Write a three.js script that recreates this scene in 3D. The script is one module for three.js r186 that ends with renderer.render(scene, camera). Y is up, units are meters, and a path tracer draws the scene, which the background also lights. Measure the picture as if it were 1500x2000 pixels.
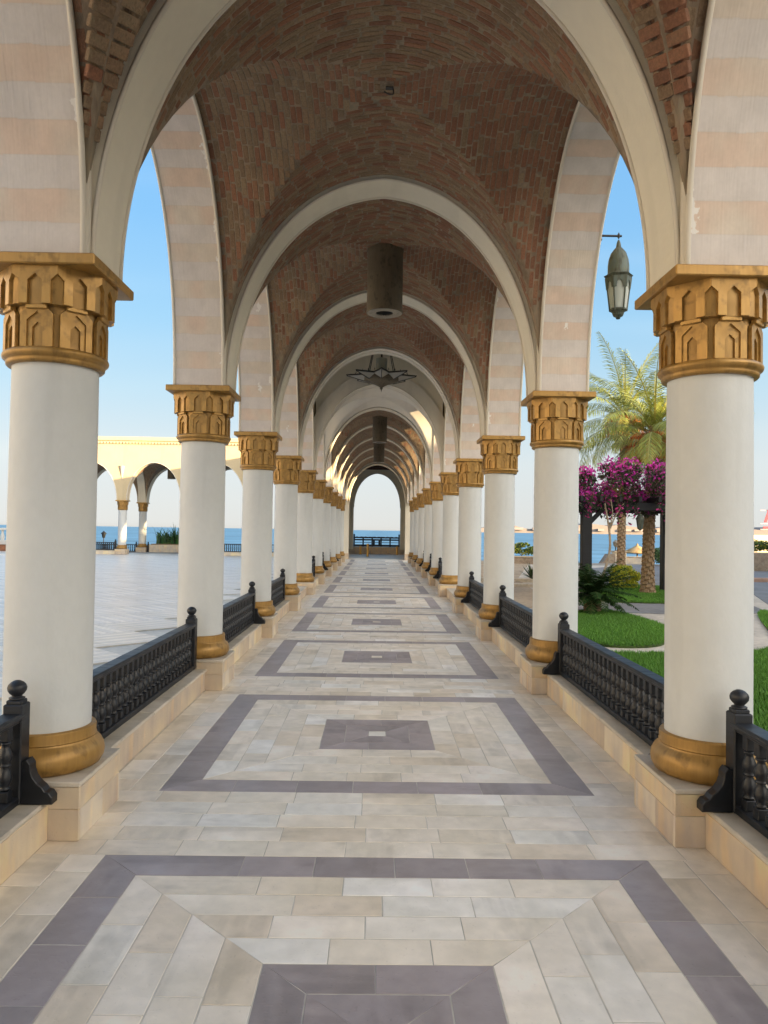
import * as THREE from 'three';
import { mergeGeometries } from 'three/addons/utils/BufferGeometryUtils.js';
import { ConvexGeometry } from 'three/addons/geometries/ConvexGeometry.js';
import { TextGeometry } from 'three/addons/geometries/TextGeometry.js';
import { FontLoader } from 'three/addons/loaders/FontLoader.js';

// ------------------------------------------------------------------ camera, sky, sun, exposure
const scene = new THREE.Scene();
const camera = new THREE.PerspectiveCamera(68.8, 0.75, 0.05, 20000);
camera.position.set(-0.03, 1.55, 0);
camera.rotation.order = 'YXZ';
camera.rotation.set(0.0231, -0.00993, 0.015);
camera.updateMatrixWorld();
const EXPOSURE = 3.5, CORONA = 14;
const renderer = new THREE.WebGLRenderer({ antialias: true });
renderer.toneMapping = THREE.LinearToneMapping;
renderer.toneMappingExposure = EXPOSURE;
renderer.shadowMap.enabled = true;

const SUN_AZ = THREE.MathUtils.degToRad(55), SUN_EL = THREE.MathUtils.degToRad(8.85);
const sunDir = new THREE.Vector3(Math.sin(SUN_AZ) * Math.cos(SUN_EL), Math.sin(SUN_EL), Math.cos(SUN_AZ) * Math.cos(SUN_EL));
const sun = new THREE.DirectionalLight(new THREE.Color(1.0, 0.73, 0.41), 4.8);
sun.position.copy(sunDir).multiplyScalar(120).add(new THREE.Vector3(0, 0, -20));
sun.target.position.set(0, 0, -20);
sun.castShadow = true;
Object.assign(sun.shadow.camera, { left: -60, right: 60, top: 40, bottom: -40, near: 1, far: 300 });
scene.add(sun, sun.target);

// clear evening sky: pale at the horizon, blue overhead, brighter towards the low sun (CIE clear-sky scattering)
{
  const W = 1024, H = 512, d = new Float32Array(W * H * 4);
  const stops = [[-90, 0.50, 0.50, 0.48], [-2, 0.74, 0.755, 0.735], [0, 0.77, 0.775, 0.74], [5, 0.75, 0.83, 0.85], [10, 0.55, 0.77, 0.91], [15, 0.39, 0.69, 0.95], [22, 0.27, 0.59, 0.96], [32, 0.21, 0.52, 0.94], [55, 0.19, 0.44, 0.84], [90, 0.16, 0.38, 0.76]];
  const cl = (x, y) => Math.sin(x * 3.1 + Math.sin(y * 9.0) * 1.3) * Math.sin(y * 41 + Math.sin(x * 5.0) * 1.7) * 0.5 + 0.5;
  for (let j = 0; j < H; j++) {
    const el = (j + 0.5) / H * 180 - 90;
    let k = 0; while (k < stops.length - 2 && el > stops[k + 1][0]) k++;
    const a = stops[k], b = stops[k + 1], t = THREE.MathUtils.clamp((el - a[0]) / (b[0] - a[0]), 0, 1);
    for (let i = 0; i < W; i++) {
      const ph = (i + 0.5) / W * Math.PI * 2 - Math.PI, er = el * Math.PI / 180;
      const x = Math.cos(er) * Math.cos(ph), y = Math.sin(er), z = Math.cos(er) * Math.sin(ph);
      const c = THREE.MathUtils.clamp(x * sunDir.x + y * sunDir.y + z * sunDir.z, -1, 1), chi = Math.acos(c);
      const f = 0.97 + 0.12 * c * c;
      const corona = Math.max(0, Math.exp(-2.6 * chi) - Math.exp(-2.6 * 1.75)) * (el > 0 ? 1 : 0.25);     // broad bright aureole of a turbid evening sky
      const streak = el > 0 && el < 30 ? Math.pow(cl(ph, el / 30), 5) * 0.05 * Math.sin(el / 30 * Math.PI) : 0;
      const o = (j * W + i) * 4;
      for (let q = 0; q < 3; q++) {
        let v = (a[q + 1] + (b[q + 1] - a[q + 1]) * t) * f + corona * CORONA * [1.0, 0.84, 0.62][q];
        v += streak * [1.0, 0.7, 0.3][q];
        d[o + q] = v / EXPOSURE;
      }
      d[o + 3] = 1;
    }
  }
  const sky = new THREE.DataTexture(d, W, H, THREE.RGBAFormat, THREE.FloatType);
  sky.mapping = THREE.EquirectangularReflectionMapping;
  sky.magFilter = THREE.LinearFilter; sky.minFilter = THREE.LinearFilter; sky.needsUpdate = true;
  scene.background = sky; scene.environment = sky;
}

// ------------------------------------------------------------------ helpers
function rng(s) { let a = s >>> 0; return () => { a = (a + 0x6d2b79f5) | 0; let t = Math.imul(a ^ (a >>> 15), 1 | a); t = (t + Math.imul(t ^ (t >>> 7), 61 | t)) ^ t; return ((t ^ (t >>> 14)) >>> 0) / 4294967296; }; }
const V = (x, y, z) => new THREE.Vector3(x, y, z);
const names = {};
function numbered(n) { const c = names[n] = (names[n] ?? -1) + 1; return c ? n + '_' + String(c).padStart(3, '0') : n; }
const ORD = ['zeroth', 'first', 'second', 'third', 'fourth', 'fifth', 'sixth', 'seventh', 'eighth', 'ninth', 'tenth', 'eleventh', 'twelfth', 'thirteenth'];
function thing(name, label, category, pos = [0, 0, 0], turn = 0, group) {
  const o = new THREE.Group(); o.name = numbered(name); o.position.set(...pos); o.rotation.y = turn;
  o.userData = { label, category }; if (group) o.userData.group = group;
  scene.add(o); return o;
}
function part(name, geo, mat, parent, pos) {
  const m = new THREE.Mesh(geo, mat); m.name = name; m.castShadow = true; m.receiveShadow = true;
  if (pos) m.position.set(...pos);
  parent.add(m); return m;
}
function single(name, geo, mat, label, category, group, pos) { const m = part(numbered(name), geo, mat, scene, pos); m.userData = { label, category }; if (group) m.userData.group = group; return m; }
function structure(name, geo, mat, pos) { const m = part(numbered(name), geo, mat, scene, pos); m.userData.kind = 'structure'; return m; }
function copyOf(src, pos, turn, label, group) {
  const c = src.clone(true); c.name = numbered(src.name.replace(/_\d+$/, '')); c.position.set(...pos); c.rotation.y = turn;
  c.userData = { ...src.userData, label }; if (group) c.userData.group = group; scene.add(c); return c;
}
// uv in metres, by the way each face points
function boxUV(g, ox = 0, oy = 0) {
  const n = g.index ? g.toNonIndexed() : g; n.computeVertexNormals && (n.attributes.normal || n.computeVertexNormals());
  const p = n.attributes.position, uv = new Float32Array(p.count * 2), a = V(), b = V(), c = V(), e = V();
  for (let i = 0; i < p.count; i += 3) {
    a.fromBufferAttribute(p, i); b.fromBufferAttribute(p, i + 1); c.fromBufferAttribute(p, i + 2);
    e.copy(b).sub(a).cross(c.clone().sub(a)); const x = Math.abs(e.x), y = Math.abs(e.y), z = Math.abs(e.z);
    [a, b, c].forEach((v, k) => { const o = (i + k) * 2;
      if (y >= x && y >= z) { uv[o] = v.x + ox; uv[o + 1] = v.z + oy; } else if (x >= z) { uv[o] = v.z + ox; uv[o + 1] = v.y + oy; } else { uv[o] = v.x + ox; uv[o + 1] = v.y + oy; } });
  }
  n.setAttribute('uv', new THREE.BufferAttribute(uv, 2)); return n;
}
function box(w, h, d, x = 0, y = 0, z = 0) { const g = new THREE.BoxGeometry(w, h, d); g.translate(x, y, z); return boxUV(g, x * 1.7, z * 1.3); }
function chamferBox(w, h, d, c = 0.006, x = 0, y = 0, z = 0) {
  const pts = [];
  for (const sx of [-1, 1]) for (const sy of [-1, 1]) for (const sz of [-1, 1]) {
    const X = sx * w / 2, Y = sy * h / 2, Z = sz * d / 2;
    pts.push(V(X - sx * c, Y - sy * c, Z), V(X - sx * c, Y, Z - sz * c), V(X, Y - sy * c, Z - sz * c));
  }
  const g = new ConvexGeometry(pts); g.translate(x, y, z); return boxUV(g, x * 1.7 + z, z * 1.3);
}
function merge(list) { return mergeGeometries(list.map((g) => { const n = g.index ? g.toNonIndexed() : g; for (const k of Object.keys(n.attributes)) if (!['position', 'normal', 'uv', 'color'].includes(k)) n.deleteAttribute(k); return n; })); }
function tinted(g, c) { const n = g.attributes.position.count, a = new Float32Array(n * 3); for (let i = 0; i < n; i++) a.set(c, i * 3); g.setAttribute('color', new THREE.BufferAttribute(a, 3)); return g; }
function lathe(pts, seg = 32, uvr = 0) {
  const g = new THREE.LatheGeometry(pts.map((p) => new THREE.Vector2(p[0], p[1])), seg);
  if (uvr) { const u = g.attributes.uv, p = g.attributes.position; for (let i = 0; i < u.count; i++) u.setXY(i, u.getX(i) * Math.round(uvr), p.getY(i)); }
  return g;
}
function extrude(pts, depth, bevel = 0) {
  const s = new THREE.Shape(pts.map((p) => new THREE.Vector2(p[0], p[1])));
  const g = new THREE.ExtrudeGeometry(s, { depth, bevelEnabled: bevel > 0, bevelSize: bevel, bevelThickness: bevel, bevelSegments: 1, curveSegments: 4, steps: 1 });
  return boxUV(g);
}
class MB {
  constructor() { this.p = []; this.c = []; this.u = []; }
  tri(a, b, c, col) { for (const v of [a, b, c]) { this.p.push(v.x, v.y, v.z); if (col) this.c.push(col[0], col[1], col[2]); } this.u.push(0, 0, 1, 0, 0.5, 1); }
  quad(a, b, c, d, col) { this.tri(a, b, c, col); this.tri(a, c, d, col); }
  geo() {
    const g = new THREE.BufferGeometry(); g.setAttribute('position', new THREE.Float32BufferAttribute(this.p, 3));
    g.setAttribute('uv', new THREE.Float32BufferAttribute(this.u, 2));
    if (this.c.length) g.setAttribute('color', new THREE.Float32BufferAttribute(this.c, 3));
    g.computeVertexNormals(); return g;
  }
}
function tube(pts, r, seg = 24, rad = 6, closed = false) { return new THREE.TubeGeometry(new THREE.CatmullRomCurve3(pts.map((p) => (p.isVector3 ? p : V(...p))), closed), seg, r, rad, closed); }
// sweep with changing radius
function limb(pts, radii, rad = 8) {
  const curve = new THREE.CatmullRomCurve3(pts.map((p) => V(...p))), n = 14, g = new THREE.TubeGeometry(curve, n, 1, rad), p = g.attributes.position;
  for (let i = 0; i <= n; i++) { const t = i / n, c = curve.getPointAt(t), k = t * (radii.length - 1), f = Math.floor(Math.min(k, radii.length - 2)), r = radii[f] + (radii[f + 1] - radii[f]) * (k - f);
    for (let j = 0; j <= rad; j++) { const q = i * (rad + 1) + j; p.setXYZ(q, c.x + (p.getX(q) - c.x) * r, c.y + (p.getY(q) - c.y) * r, c.z + (p.getZ(q) - c.z) * r); } }
  g.computeVertexNormals(); return g;
}

// ------------------------------------------------------------------ textures
function hash(x, y, s) { let h = Math.imul(x, 374761393) + Math.imul(y, 668265263) + Math.imul(s, 1274126177); h = Math.imul(h ^ (h >>> 13), 1274126177); return ((h ^ (h >>> 16)) >>> 0) / 4294967296; }
function vn(x, y, per, s) { const xi = Math.floor(x), yi = Math.floor(y), fx = x - xi, fy = y - yi, u = fx * fx * (3 - 2 * fx), v = fy * fy * (3 - 2 * fy), m = (q, p) => ((q % p) + p) % p;
  const px = per[0], py = per[1], a = hash(m(xi, px), m(yi, py), s), b = hash(m(xi + 1, px), m(yi, py), s), c = hash(m(xi, px), m(yi + 1, py), s), d = hash(m(xi + 1, px), m(yi + 1, py), s);
  return a + (b - a) * u + (c - a) * v + (a - b - c + d) * u * v; }
function fbm(x, y, fx, fy, oct, s) { let t = 0, w = 0.5, n = 0; for (let o = 0; o < oct; o++) { t += w * vn(x * fx, y * fy, [fx, fy], s + o * 17); n += w; w *= 0.5; fx *= 2; fy *= 2; } return t / n; }
const clamp = THREE.MathUtils.clamp, sstep = THREE.MathUtils.smoothstep;
function texture(size, f, metres, srgb = true) {
  const d = new Uint8Array(size * size * 4), raw = []; let mean = 0;
  for (let j = 0; j < size; j++) for (let i = 0; i < size; i++) { const c = f(i / size, j / size); raw.push(c); mean += (c[0] + (c[1] ?? c[0]) + (c[2] ?? c[0])) / 3; }
  const k = srgb ? 0.92 / (mean / raw.length) : 1;
  raw.forEach((c, i) => { const o = i * 4; d[o] = clamp(c[0] * k, 0, 1) * 255; d[o + 1] = clamp((c[1] ?? c[0]) * k, 0, 1) * 255; d[o + 2] = clamp((c[2] ?? c[0]) * k, 0, 1) * 255; d[o + 3] = 255; });
  const t = new THREE.DataTexture(d, size, size); t.wrapS = t.wrapT = THREE.RepeatWrapping; t.magFilter = THREE.LinearFilter; t.minFilter = THREE.LinearMipmapLinearFilter; t.generateMipmaps = true;
  if (srgb) t.colorSpace = THREE.SRGBColorSpace; t.repeat.set(1 / metres, 1 / metres); t.needsUpdate = true; return t;
}
const T = {};
// colour maps are near white, multiplied with the material colour
T.plaster = texture(512, (x, y) => { const a = fbm(x, y, 3, 3, 5, 1), b = fbm(x, y, 40, 40, 2, 9), s = fbm(x, y, 14, 2, 3, 33); const v = 0.93 + 0.06 * a + 0.02 * (b - 0.5) - 0.02 * sstep(s, 0.62, 0.8); return [v, v * 0.995, v * 0.985]; }, 2);
T.plasterBump = texture(512, (x, y) => [0.5 * fbm(x, y, 6, 6, 4, 5) + 0.5 * fbm(x, y, 64, 64, 2, 6)], 1.5, false);
T.stone = texture(512, (x, y) => { const scuff = sstep(fbm(x, y, 5, 7, 5, 29), 0.6, 0.72) * 0.025; const a = fbm(x, y, 3, 3, 5, 21), b = fbm(x, y, 18, 18, 4, 22), v = fbm(x, y, 2, 9, 5, 23), q = 0.80 + 0.20 * a + 0.10 * (b - 0.5) - 0.06 * sstep(v, 0.58, 0.75) - scuff; const p = sstep(fbm(x, y, 90, 90, 2, 25), 0.8, 0.95) * 0.06; return [q - p, (q - p) * 0.985, (q - p) * (0.95 + 0.05 * a)]; }, 1.1);
T.stoneBump = texture(512, (x, y) => [0.6 * fbm(x, y, 10, 10, 5, 27) + 0.4 * (1 - sstep(fbm(x, y, 60, 60, 2, 28), 0.7, 0.85))], 0.8, false);
T.sand = texture(512, (x, y) => { const s = fbm(x, y, 26, 2, 4, 41), a = fbm(x, y, 4, 4, 5, 42), st = sstep(fbm(x, y, 7, 3, 4, 43), 0.5, 0.72); const v = 0.72 + 0.22 * a + 0.05 * (s - 0.5); return [v + 0.06 * st, v * 0.97 + 0.03 * st, v * 0.90 - 0.03 * st + 0.1 * (1 - a)]; }, 1.0);
T.dark = texture(512, (x, y) => { const a = fbm(x, y, 5, 5, 5, 51), b = fbm(x, y, 80, 40, 2, 52); const v = 0.72 + 0.3 * a + 0.22 * (b - 0.5); return [v, v * 0.985, v * 1.0]; }, 0.9);
T.brick = texture(512, (x, y) => { const a = fbm(x, y, 6, 6, 5, 61), g = sstep(fbm(x, y, 9, 9, 5, 62), 0.52, 0.74), b = fbm(x, y, 60, 60, 3, 63); const v = 0.74 + 0.24 * (a - 0.3) + 0.2 * (b - 0.5); return [v + 0.05 * g, v + 0.09 * g, v + 0.09 * g]; }, 0.9);
T.brickBump = texture(512, (x, y) => [0.5 * fbm(x, y, 16, 16, 4, 65) + 0.5 * fbm(x, y, 70, 70, 2, 66)], 0.5, false);
T.wood = texture(512, (x, y) => { const g = fbm(x, y, 4, 60, 3, 71), w = sstep(fbm(x, y, 8, 14, 5, 72), 0.58, 0.78), v = 0.55 + 0.35 * g; return [v + 0.5 * w, v + 0.55 * w, v + 0.6 * w]; }, 0.8);
T.woodRough = texture(256, (x, y) => { const v = 0.38 + 0.35 * fbm(x, y, 6, 12, 5, 75); return [v, v, v]; }, 0.6, false);
T.bronze = texture(512, (x, y) => { const a = fbm(x, y, 5, 5, 5, 81), d = sstep(fbm(x, y, 12, 12, 4, 82), 0.6, 0.8), b = fbm(x, y, 70, 8, 2, 83); const v = 0.80 + 0.22 * a + 0.10 * (b - 0.5) - 0.15 * d; return [v, v * 0.985, v * 0.96]; }, 0.7);
T.bronzeRough = texture(256, (x, y) => { const v = 0.30 + 0.28 * fbm(x, y, 6, 6, 5, 85); return [v, v, v]; }, 0.5, false);
T.grass = texture(512, (x, y) => { const a = fbm(x, y, 5, 5, 4, 91), b = fbm(x, y, 90, 90, 2, 92); const v = 0.6 + 0.5 * (a - 0.4) + 0.5 * (b - 0.5); return [v, v, v * 0.8]; }, 2.2);
T.pave = texture(512, (x, y) => { const a = fbm(x, y, 4, 4, 5, 95), b = fbm(x, y, 50, 50, 3, 96); const v = 0.78 + 0.22 * a + 0.2 * (b - 0.5); return [v, v * 0.99, v * 0.97]; }, 3);
T.wave = texture(512, (x, y) => [0.5 * fbm(x, y, 5, 12, 5, 101) + 0.5 * fbm(x + 0.3 * y, y, 11, 17, 4, 102)], 30, false);
T.sea = texture(512, (x, y) => { const a = fbm(x, y, 3, 9, 5, 105), w = sstep(fbm(x, y, 20, 60, 4, 106), 0.66, 0.8); const v = 0.72 + 0.4 * (a - 0.3); return [v + 0.35 * w, v + 0.18 * w, v + 0.1 * w]; }, 140);
T.bark = texture(512, (x, y) => { const a = fbm(x, y, 8, 8, 5, 111), b = fbm(x, y, 50, 10, 3, 112); const v = 0.55 + 0.4 * a + 0.4 * (b - 0.5); return [v, v * 0.94, v * 0.86]; }, 0.8);
function stripeTexture(seed, chips) {
  const W = 256, H = 1280, d = new Uint8Array(W * H * 4), r = rng(seed), L = 5.06;          // 0.52 m by 5.06 m of soffit
  const spots = []; for (let i = 0; i < chips; i++) { const side = r() < 0.5 ? 0 : 1; spots.push([r() < 0.65 ? 0.985 : 0.15 + 0.7 * r(), side ? 0.55 + 0.42 * r() : 0.03 + 0.42 * r(), 0.025 + 0.045 * r()]); }
  for (let j = 0; j < H; j++) for (let i = 0; i < W; i++) {
    const x = i / W, y = j / H, m = y < 0.5 ? y * L : (1 - y) * L;
    const wob = (fbm(x, y, 4, 40, 3, seed) - 0.5) * 0.012, k = (m + wob) / 0.15, edge = Math.abs(k - Math.round(k)), even = Math.floor(k) % 2 === 0;
    const n = fbm(x, y, 5, 50, 5, seed + 3), f = fbm(x, y, 40, 400, 2, seed + 5), fade = sstep(fbm(x, y, 2, 14, 3, seed + 7), 0.35, 0.75);
    let c = even ? [0.865, 0.838, 0.820] : [0.88 - 0.01 * fade, 0.795 + 0.03 * fade, 0.73 + 0.04 * fade];
    const v = 0.93 + 0.1 * n + 0.03 * (f - 0.5) - 0.02 * (edge < 0.03 ? 1 : 0);
    c = c.map((q) => q * v);
    for (const [sx, sy, sr] of spots) { const dx = (x - sx) * 0.52, dy = (y - sy) * L, dd = Math.hypot(dx, dy * 0.6) + (fbm(x, y, 16, 160, 4, seed + 9) - 0.5) * 0.09; if (dd < sr * 0.55) c = [0.93, 0.92, 0.90]; }
    const o = (j * W + i) * 4; d[o] = c[0] * 255; d[o + 1] = c[1] * 255; d[o + 2] = c[2] * 255; d[o + 3] = 255;
  }
  const t = new THREE.DataTexture(d, W, H); t.magFilter = THREE.LinearFilter; t.minFilter = THREE.LinearMipmapLinearFilter; t.generateMipmaps = true; t.colorSpace = THREE.SRGBColorSpace; t.needsUpdate = true; return t;
}
const lin = (r, g, b) => new THREE.Color().setRGB(r, g, b);
function mat(color, o = {}) { const P = o.transmission !== undefined || o.clearcoat !== undefined || o.specularIntensity !== undefined; return new (P ? THREE.MeshPhysicalMaterial : THREE.MeshStandardMaterial)({ color: Array.isArray(color) ? lin(...color) : color, roughness: 0.9, metalness: 0, side: THREE.DoubleSide, ...o }); }
const M = {
  column: mat([0.655, 0.68, 0.69], { map: T.plaster, bumpMap: T.plasterBump, bumpScale: 0.0015, roughness: 0.6 }),
  rib: mat([0.82, 0.77, 0.65], { map: T.plaster, bumpMap: T.plasterBump, bumpScale: 0.003, roughness: 0.8 }),
  wall: mat([0.62, 0.51, 0.33], { map: T.plaster, bumpMap: T.plasterBump, bumpScale: 0.003 }),
  whiteVault: mat([0.78, 0.74, 0.66], { map: T.plaster, bumpMap: T.plasterBump, bumpScale: 0.003 }),
  bead: mat([0.74, 0.69, 0.60], { map: T.plaster }),
  mortar: mat([0.28, 0.21, 0.145], { map: T.brick, bumpMap: T.brickBump, bumpScale: 0.006 }),
  bricks: mat([1, 1, 1], { map: T.brick, bumpMap: T.brickBump, bumpScale: 0.005, vertexColors: true }),
  pedestal: mat([0.64, 0.555, 0.42], { map: T.sand, bumpMap: T.stoneBump, bumpScale: 0.002, roughness: 0.7 }),
  pedestalPale: mat([0.75, 0.69, 0.55], { map: T.sand, bumpMap: T.stoneBump, bumpScale: 0.002, roughness: 0.7 }),
  coping: mat([0.60, 0.55, 0.46], { map: T.stone, bumpMap: T.stoneBump, bumpScale: 0.002, roughness: 0.6 }),
  grout: mat([0.62, 0.59, 0.54], { map: T.pave }),
  bronze: mat([0.40, 0.235, 0.065], { map: T.bronze, roughnessMap: T.bronzeRough, roughness: 1, metalness: 0.35 }),
  bronzeDeep: mat([0.36, 0.215, 0.065], { map: T.bronze, roughnessMap: T.bronzeRough, roughness: 1, metalness: 0.4 }),
  black: mat([0.010, 0.012, 0.017], { map: T.wood, roughnessMap: T.woodRough, roughness: 0.85 }),
  iron: mat([0.03, 0.03, 0.03], { roughness: 0.6 }),
  lampMetal: mat([0.12, 0.10, 0.07], { map: T.bronze, roughness: 0.75, metalness: 0.1 }),
  lampRim: mat([0.30, 0.27, 0.22], { map: T.bronze, roughness: 0.6 }),
  verdigris: mat([0.10, 0.125, 0.115], { map: T.bark, roughness: 0.6, metalness: 0.3 }),
  frosted: mat([0.62, 0.66, 0.60], { roughness: 0.7, transmission: 0.35 }),
  timber: mat([0.07, 0.03, 0.02], { map: T.wood }),
  plaza: mat([1, 1, 1], { map: T.stone, roughness: 0.32, vertexColors: false }),
  plazaBase: mat([0.50, 0.50, 0.48], { map: T.pave, roughness: 0.35 }),
  ground: mat([0.34, 0.29, 0.23], { map: T.pave }),
  road: mat([0.22, 0.22, 0.23], { map: T.pave }),
  path: mat([0.58, 0.52, 0.44], { map: T.pave }),
  soil: mat([0.05, 0.09, 0.02], { map: T.grass }),
  blade: mat([1, 1, 1], { roughness: 0.75 }),
  trunk: mat([0.30, 0.22, 0.15], { map: T.bark }),
  frond: mat([1, 1, 1], { vertexColors: true, roughness: 0.55, transmission: 0.25, thickness: 0 }),
  leaf: mat([1, 1, 1], { vertexColors: true, roughness: 0.75, transmission: 0.3, thickness: 0 }),
  pergola: mat([0.005, 0.006, 0.009], { map: T.wood, roughness: 0.7 }),
  cycad: mat([1, 1, 1], { vertexColors: true, roughness: 0.95, specularIntensity: 0.15 }),
  starGlass: mat([0.30, 0.29, 0.26], { roughness: 0.6 }),
  stem: mat([0.33, 0.29, 0.25], { map: T.bark }),
  thatch: mat([0.42, 0.31, 0.17], { map: T.bark }),
  rubble: mat([0.38, 0.29, 0.21], { map: T.brick, bumpMap: T.brickBump, bumpScale: 0.02 }),
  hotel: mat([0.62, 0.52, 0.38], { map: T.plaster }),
  glass: mat([0.05, 0.06, 0.07], { roughness: 0.08 }),
  red: mat([0.62, 0.02, 0.05], { roughness: 0.5 }),
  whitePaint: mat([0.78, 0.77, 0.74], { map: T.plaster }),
  sea: mat([0.13, 0.29, 0.45], { map: T.sea, bumpMap: T.wave, bumpScale: 0.5, roughness: 0.5, specularIntensity: 0.25 }),
};

// ------------------------------------------------------------------ dimensions of the arcade
const S = 3.42, XC = 1.755, ZK = (k) => -(4.0 + S * (k - 1)), YS = 2.90, PIER = 0.26;   // bay length, column line, springing height
const AT = 1.50, AL = S / 2 - PIER, BR = 2.07, ROOF = 6.10;
const ell = (u) => { u = Math.min(1, Math.abs(u)); const q = u + 0.055 * (1 - u) ** 3; return Math.sqrt(Math.max(0, 1 - q * q)); };
function profile(a, b, n = 48) { const o = []; for (let i = 0; i <= n; i++) { const u = -Math.cos(Math.PI * i / n); o.push([u * a, b * (i === 0 || i === n ? 0 : ell(u))]); } return o; }

// ------------------------------------------------------------------ corridor floor: stone tiles laid in framed panels
const floorRoot = new THREE.Group(); floorRoot.name = 'floor'; floorRoot.userData.kind = 'structure'; scene.add(floorRoot);
const creamTones = [[0.865, 0.800, 0.688], [0.886, 0.830, 0.727], [0.855, 0.780, 0.654], [0.900, 0.870, 0.799], [0.865, 0.810, 0.717], [0.814, 0.730, 0.607], [0.875, 0.820, 0.717], [0.900, 0.890, 0.842]];
const darkTones = [[0.385, 0.350, 0.366], [0.411, 0.371, 0.386], [0.359, 0.329, 0.345]];
const tileMats = [...creamTones, ...darkTones].map((c) => mat(c, { map: T.stone, bumpMap: T.stoneBump, bumpScale: 0.0012, roughness: 0.42 }));
const tiles = [];                                     // {pts:[[x,z]..], tone}
{
  const r = rng(11);
  const tone = (dark) => (dark ? creamTones.length + Math.floor(r() * 3) : [0, 0, 1, 1, 2, 3, 4, 4, 5, 6, 6, 7][Math.floor(r() * 12)]);
  const cuts = (a, b, len) => { const o = [a]; let x = a + len * (0.35 + 0.65 * r()); while (x < b - len * 0.3) { o.push(x); x += len * (0.92 + 0.16 * r()); } o.push(b); return o; };
  function ring(zc, rin, rout, len, dark) {
    for (let side = 0; side < 4; side++) {
      const c = cuts(-rin + 0.02, rin - 0.02, len);
      for (let i = 0; i + 1 < c.length; i++) {
        const a = c[i], b = c[i + 1], first = i === 0, last = i + 2 === c.length;
        const q = [[first ? -rin : a, rin], [last ? rin : b, rin], [last ? rout : b, rout], [first ? -rout : a, rout]];
        const rot = q.map(([x, z]) => (side === 0 ? [x, z] : side === 1 ? [-z, x] : side === 2 ? [-x, -z] : [z, -x]));
        tiles.push({ pts: rot.map(([x, z]) => [x, z + zc]), tone: tone(dark) });
      }
    }
  }
  const rect = (x0, x1, z0, z1, dark) => tiles.push({ pts: [[x0, z0], [x1, z0], [x1, z1], [x0, z1]], tone: tone(dark) });
  for (let k = -3; k <= 10; k++) {
    const zc = ZK(k) - S / 2, P = 1.28;
    ring(zc, P - 0.205, P, 0.36, true);
    for (let q = 0; q < 4; q++) ring(zc, P - 0.205 - (q + 1) * 0.1663, P - 0.205 - q * 0.1663, 0.36, false);
    ring(zc, 0.24, 0.41, 0.3, true); ring(zc, 0.065, 0.24, 0.22, true); rect(-0.065, 0.065, zc - 0.065, zc + 0.065, false);
    for (const sx of [-1, 1]) for (let q = 0; q < 2; q++) { const c = cuts(zc - P, zc + P, 0.4); for (let i = 0; i + 1 < c.length; i++) { const x0 = sx * (P + q * 0.17), x1 = sx * (P + (q + 1) * 0.17); rect(Math.min(x0, x1), Math.max(x0, x1), c[i], c[i + 1], false); } }
    for (let q = 0; q < 5; q++) { const z0 = ZK(k) + 0.43 - q * 0.172, c = cuts(-1.62, 1.62, 0.4); for (let i = 0; i + 1 < c.length; i++) rect(c[i], c[i + 1], z0 - 0.172, z0, false); }
  }
  for (let q = 0; q < 50; q++) { const z0 = ZK(11) + 0.43 - q * 0.172, c = cuts(-2.4, 2.4, 0.4); for (let i = 0; i + 1 < c.length; i++) rect(c[i], c[i + 1], z0 - 0.172, z0, false); }
  function tileGeo(t) {
    const g = new MB(), n = t.pts.length, cx = t.pts.reduce((s, p) => s + p[0], 0) / n, cz = t.pts.reduce((s, p) => s + p[1], 0) / n;
    const ex = Math.max(...t.pts.map((p) => Math.abs(p[0] - cx))), ez = Math.max(...t.pts.map((p) => Math.abs(p[1] - cz)));
    const gap = 0.0016 + 0.0014 * r(), lift = (r() - 0.5) * 0.0012, out = (m, y) => t.pts.map(([x, z]) => V(cx + (x - cx) * (1 - m / ex), y, cz + (z - cz) * (1 - m / ez)));
    const lo = out(gap, -0.012), mid = out(gap, -0.0012 + lift), top = out(gap + 0.0022, lift), up = (a, b, c, d) => g.quad(a, b, c, d);
    let area = 0; for (let i = 0; i < n; i++) { const a = t.pts[i], b = t.pts[(i + 1) % n]; area += a[0] * b[1] - b[0] * a[1]; }
    const rev = area > 0;
    for (let i = 0; i < n; i++) { const j = (i + 1) % n; if (rev) { up(lo[j], lo[i], mid[i], mid[j]); up(mid[j], mid[i], top[i], top[j]); } else { up(lo[i], lo[j], mid[j], mid[i]); up(mid[i], mid[j], top[j], top[i]); } }
    if (rev) g.quad(top[3], top[2], top[1], top[0]); else g.quad(top[0], top[1], top[2], top[3]);
    const geo = boxUV(g.geo(), r() * 7, r() * 7); if (r() < 0.5) { const u = geo.attributes.uv; for (let i = 0; i < u.count; i++) u.setXY(i, u.getY(i), u.getX(i)); }
    return { geo, c: V(cx, 0, cz) };
  }
  const ranked = [];
  for (const t of tiles) { const { geo, c } = tileGeo(t), p = c.clone().project(camera), d = c.distanceTo(camera.position); ranked.push({ t, geo, s: Math.abs(p.x) < 1.06 && p.y > -1.1 && p.y < 1 && c.z < -0.5 ? 1 / (d * d * d) : 0 }); }
  ranked.sort((a, b) => b.s - a.s);
  ranked.slice(0, 300).forEach(({ t, geo }) => part('tile', geo, tileMats[t.tone], floorRoot));
  const all = [...creamTones, ...darkTones], rest = merge(ranked.slice(300).map(({ t, geo }) => tinted(geo, all[t.tone])));
  const m = part('far_tiles', rest, mat([1, 1, 1], { map: T.stone, bumpMap: T.stoneBump, bumpScale: 0.0012, roughness: 0.42, vertexColors: true }), floorRoot); m.userData.kind = 'stuff';
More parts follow.
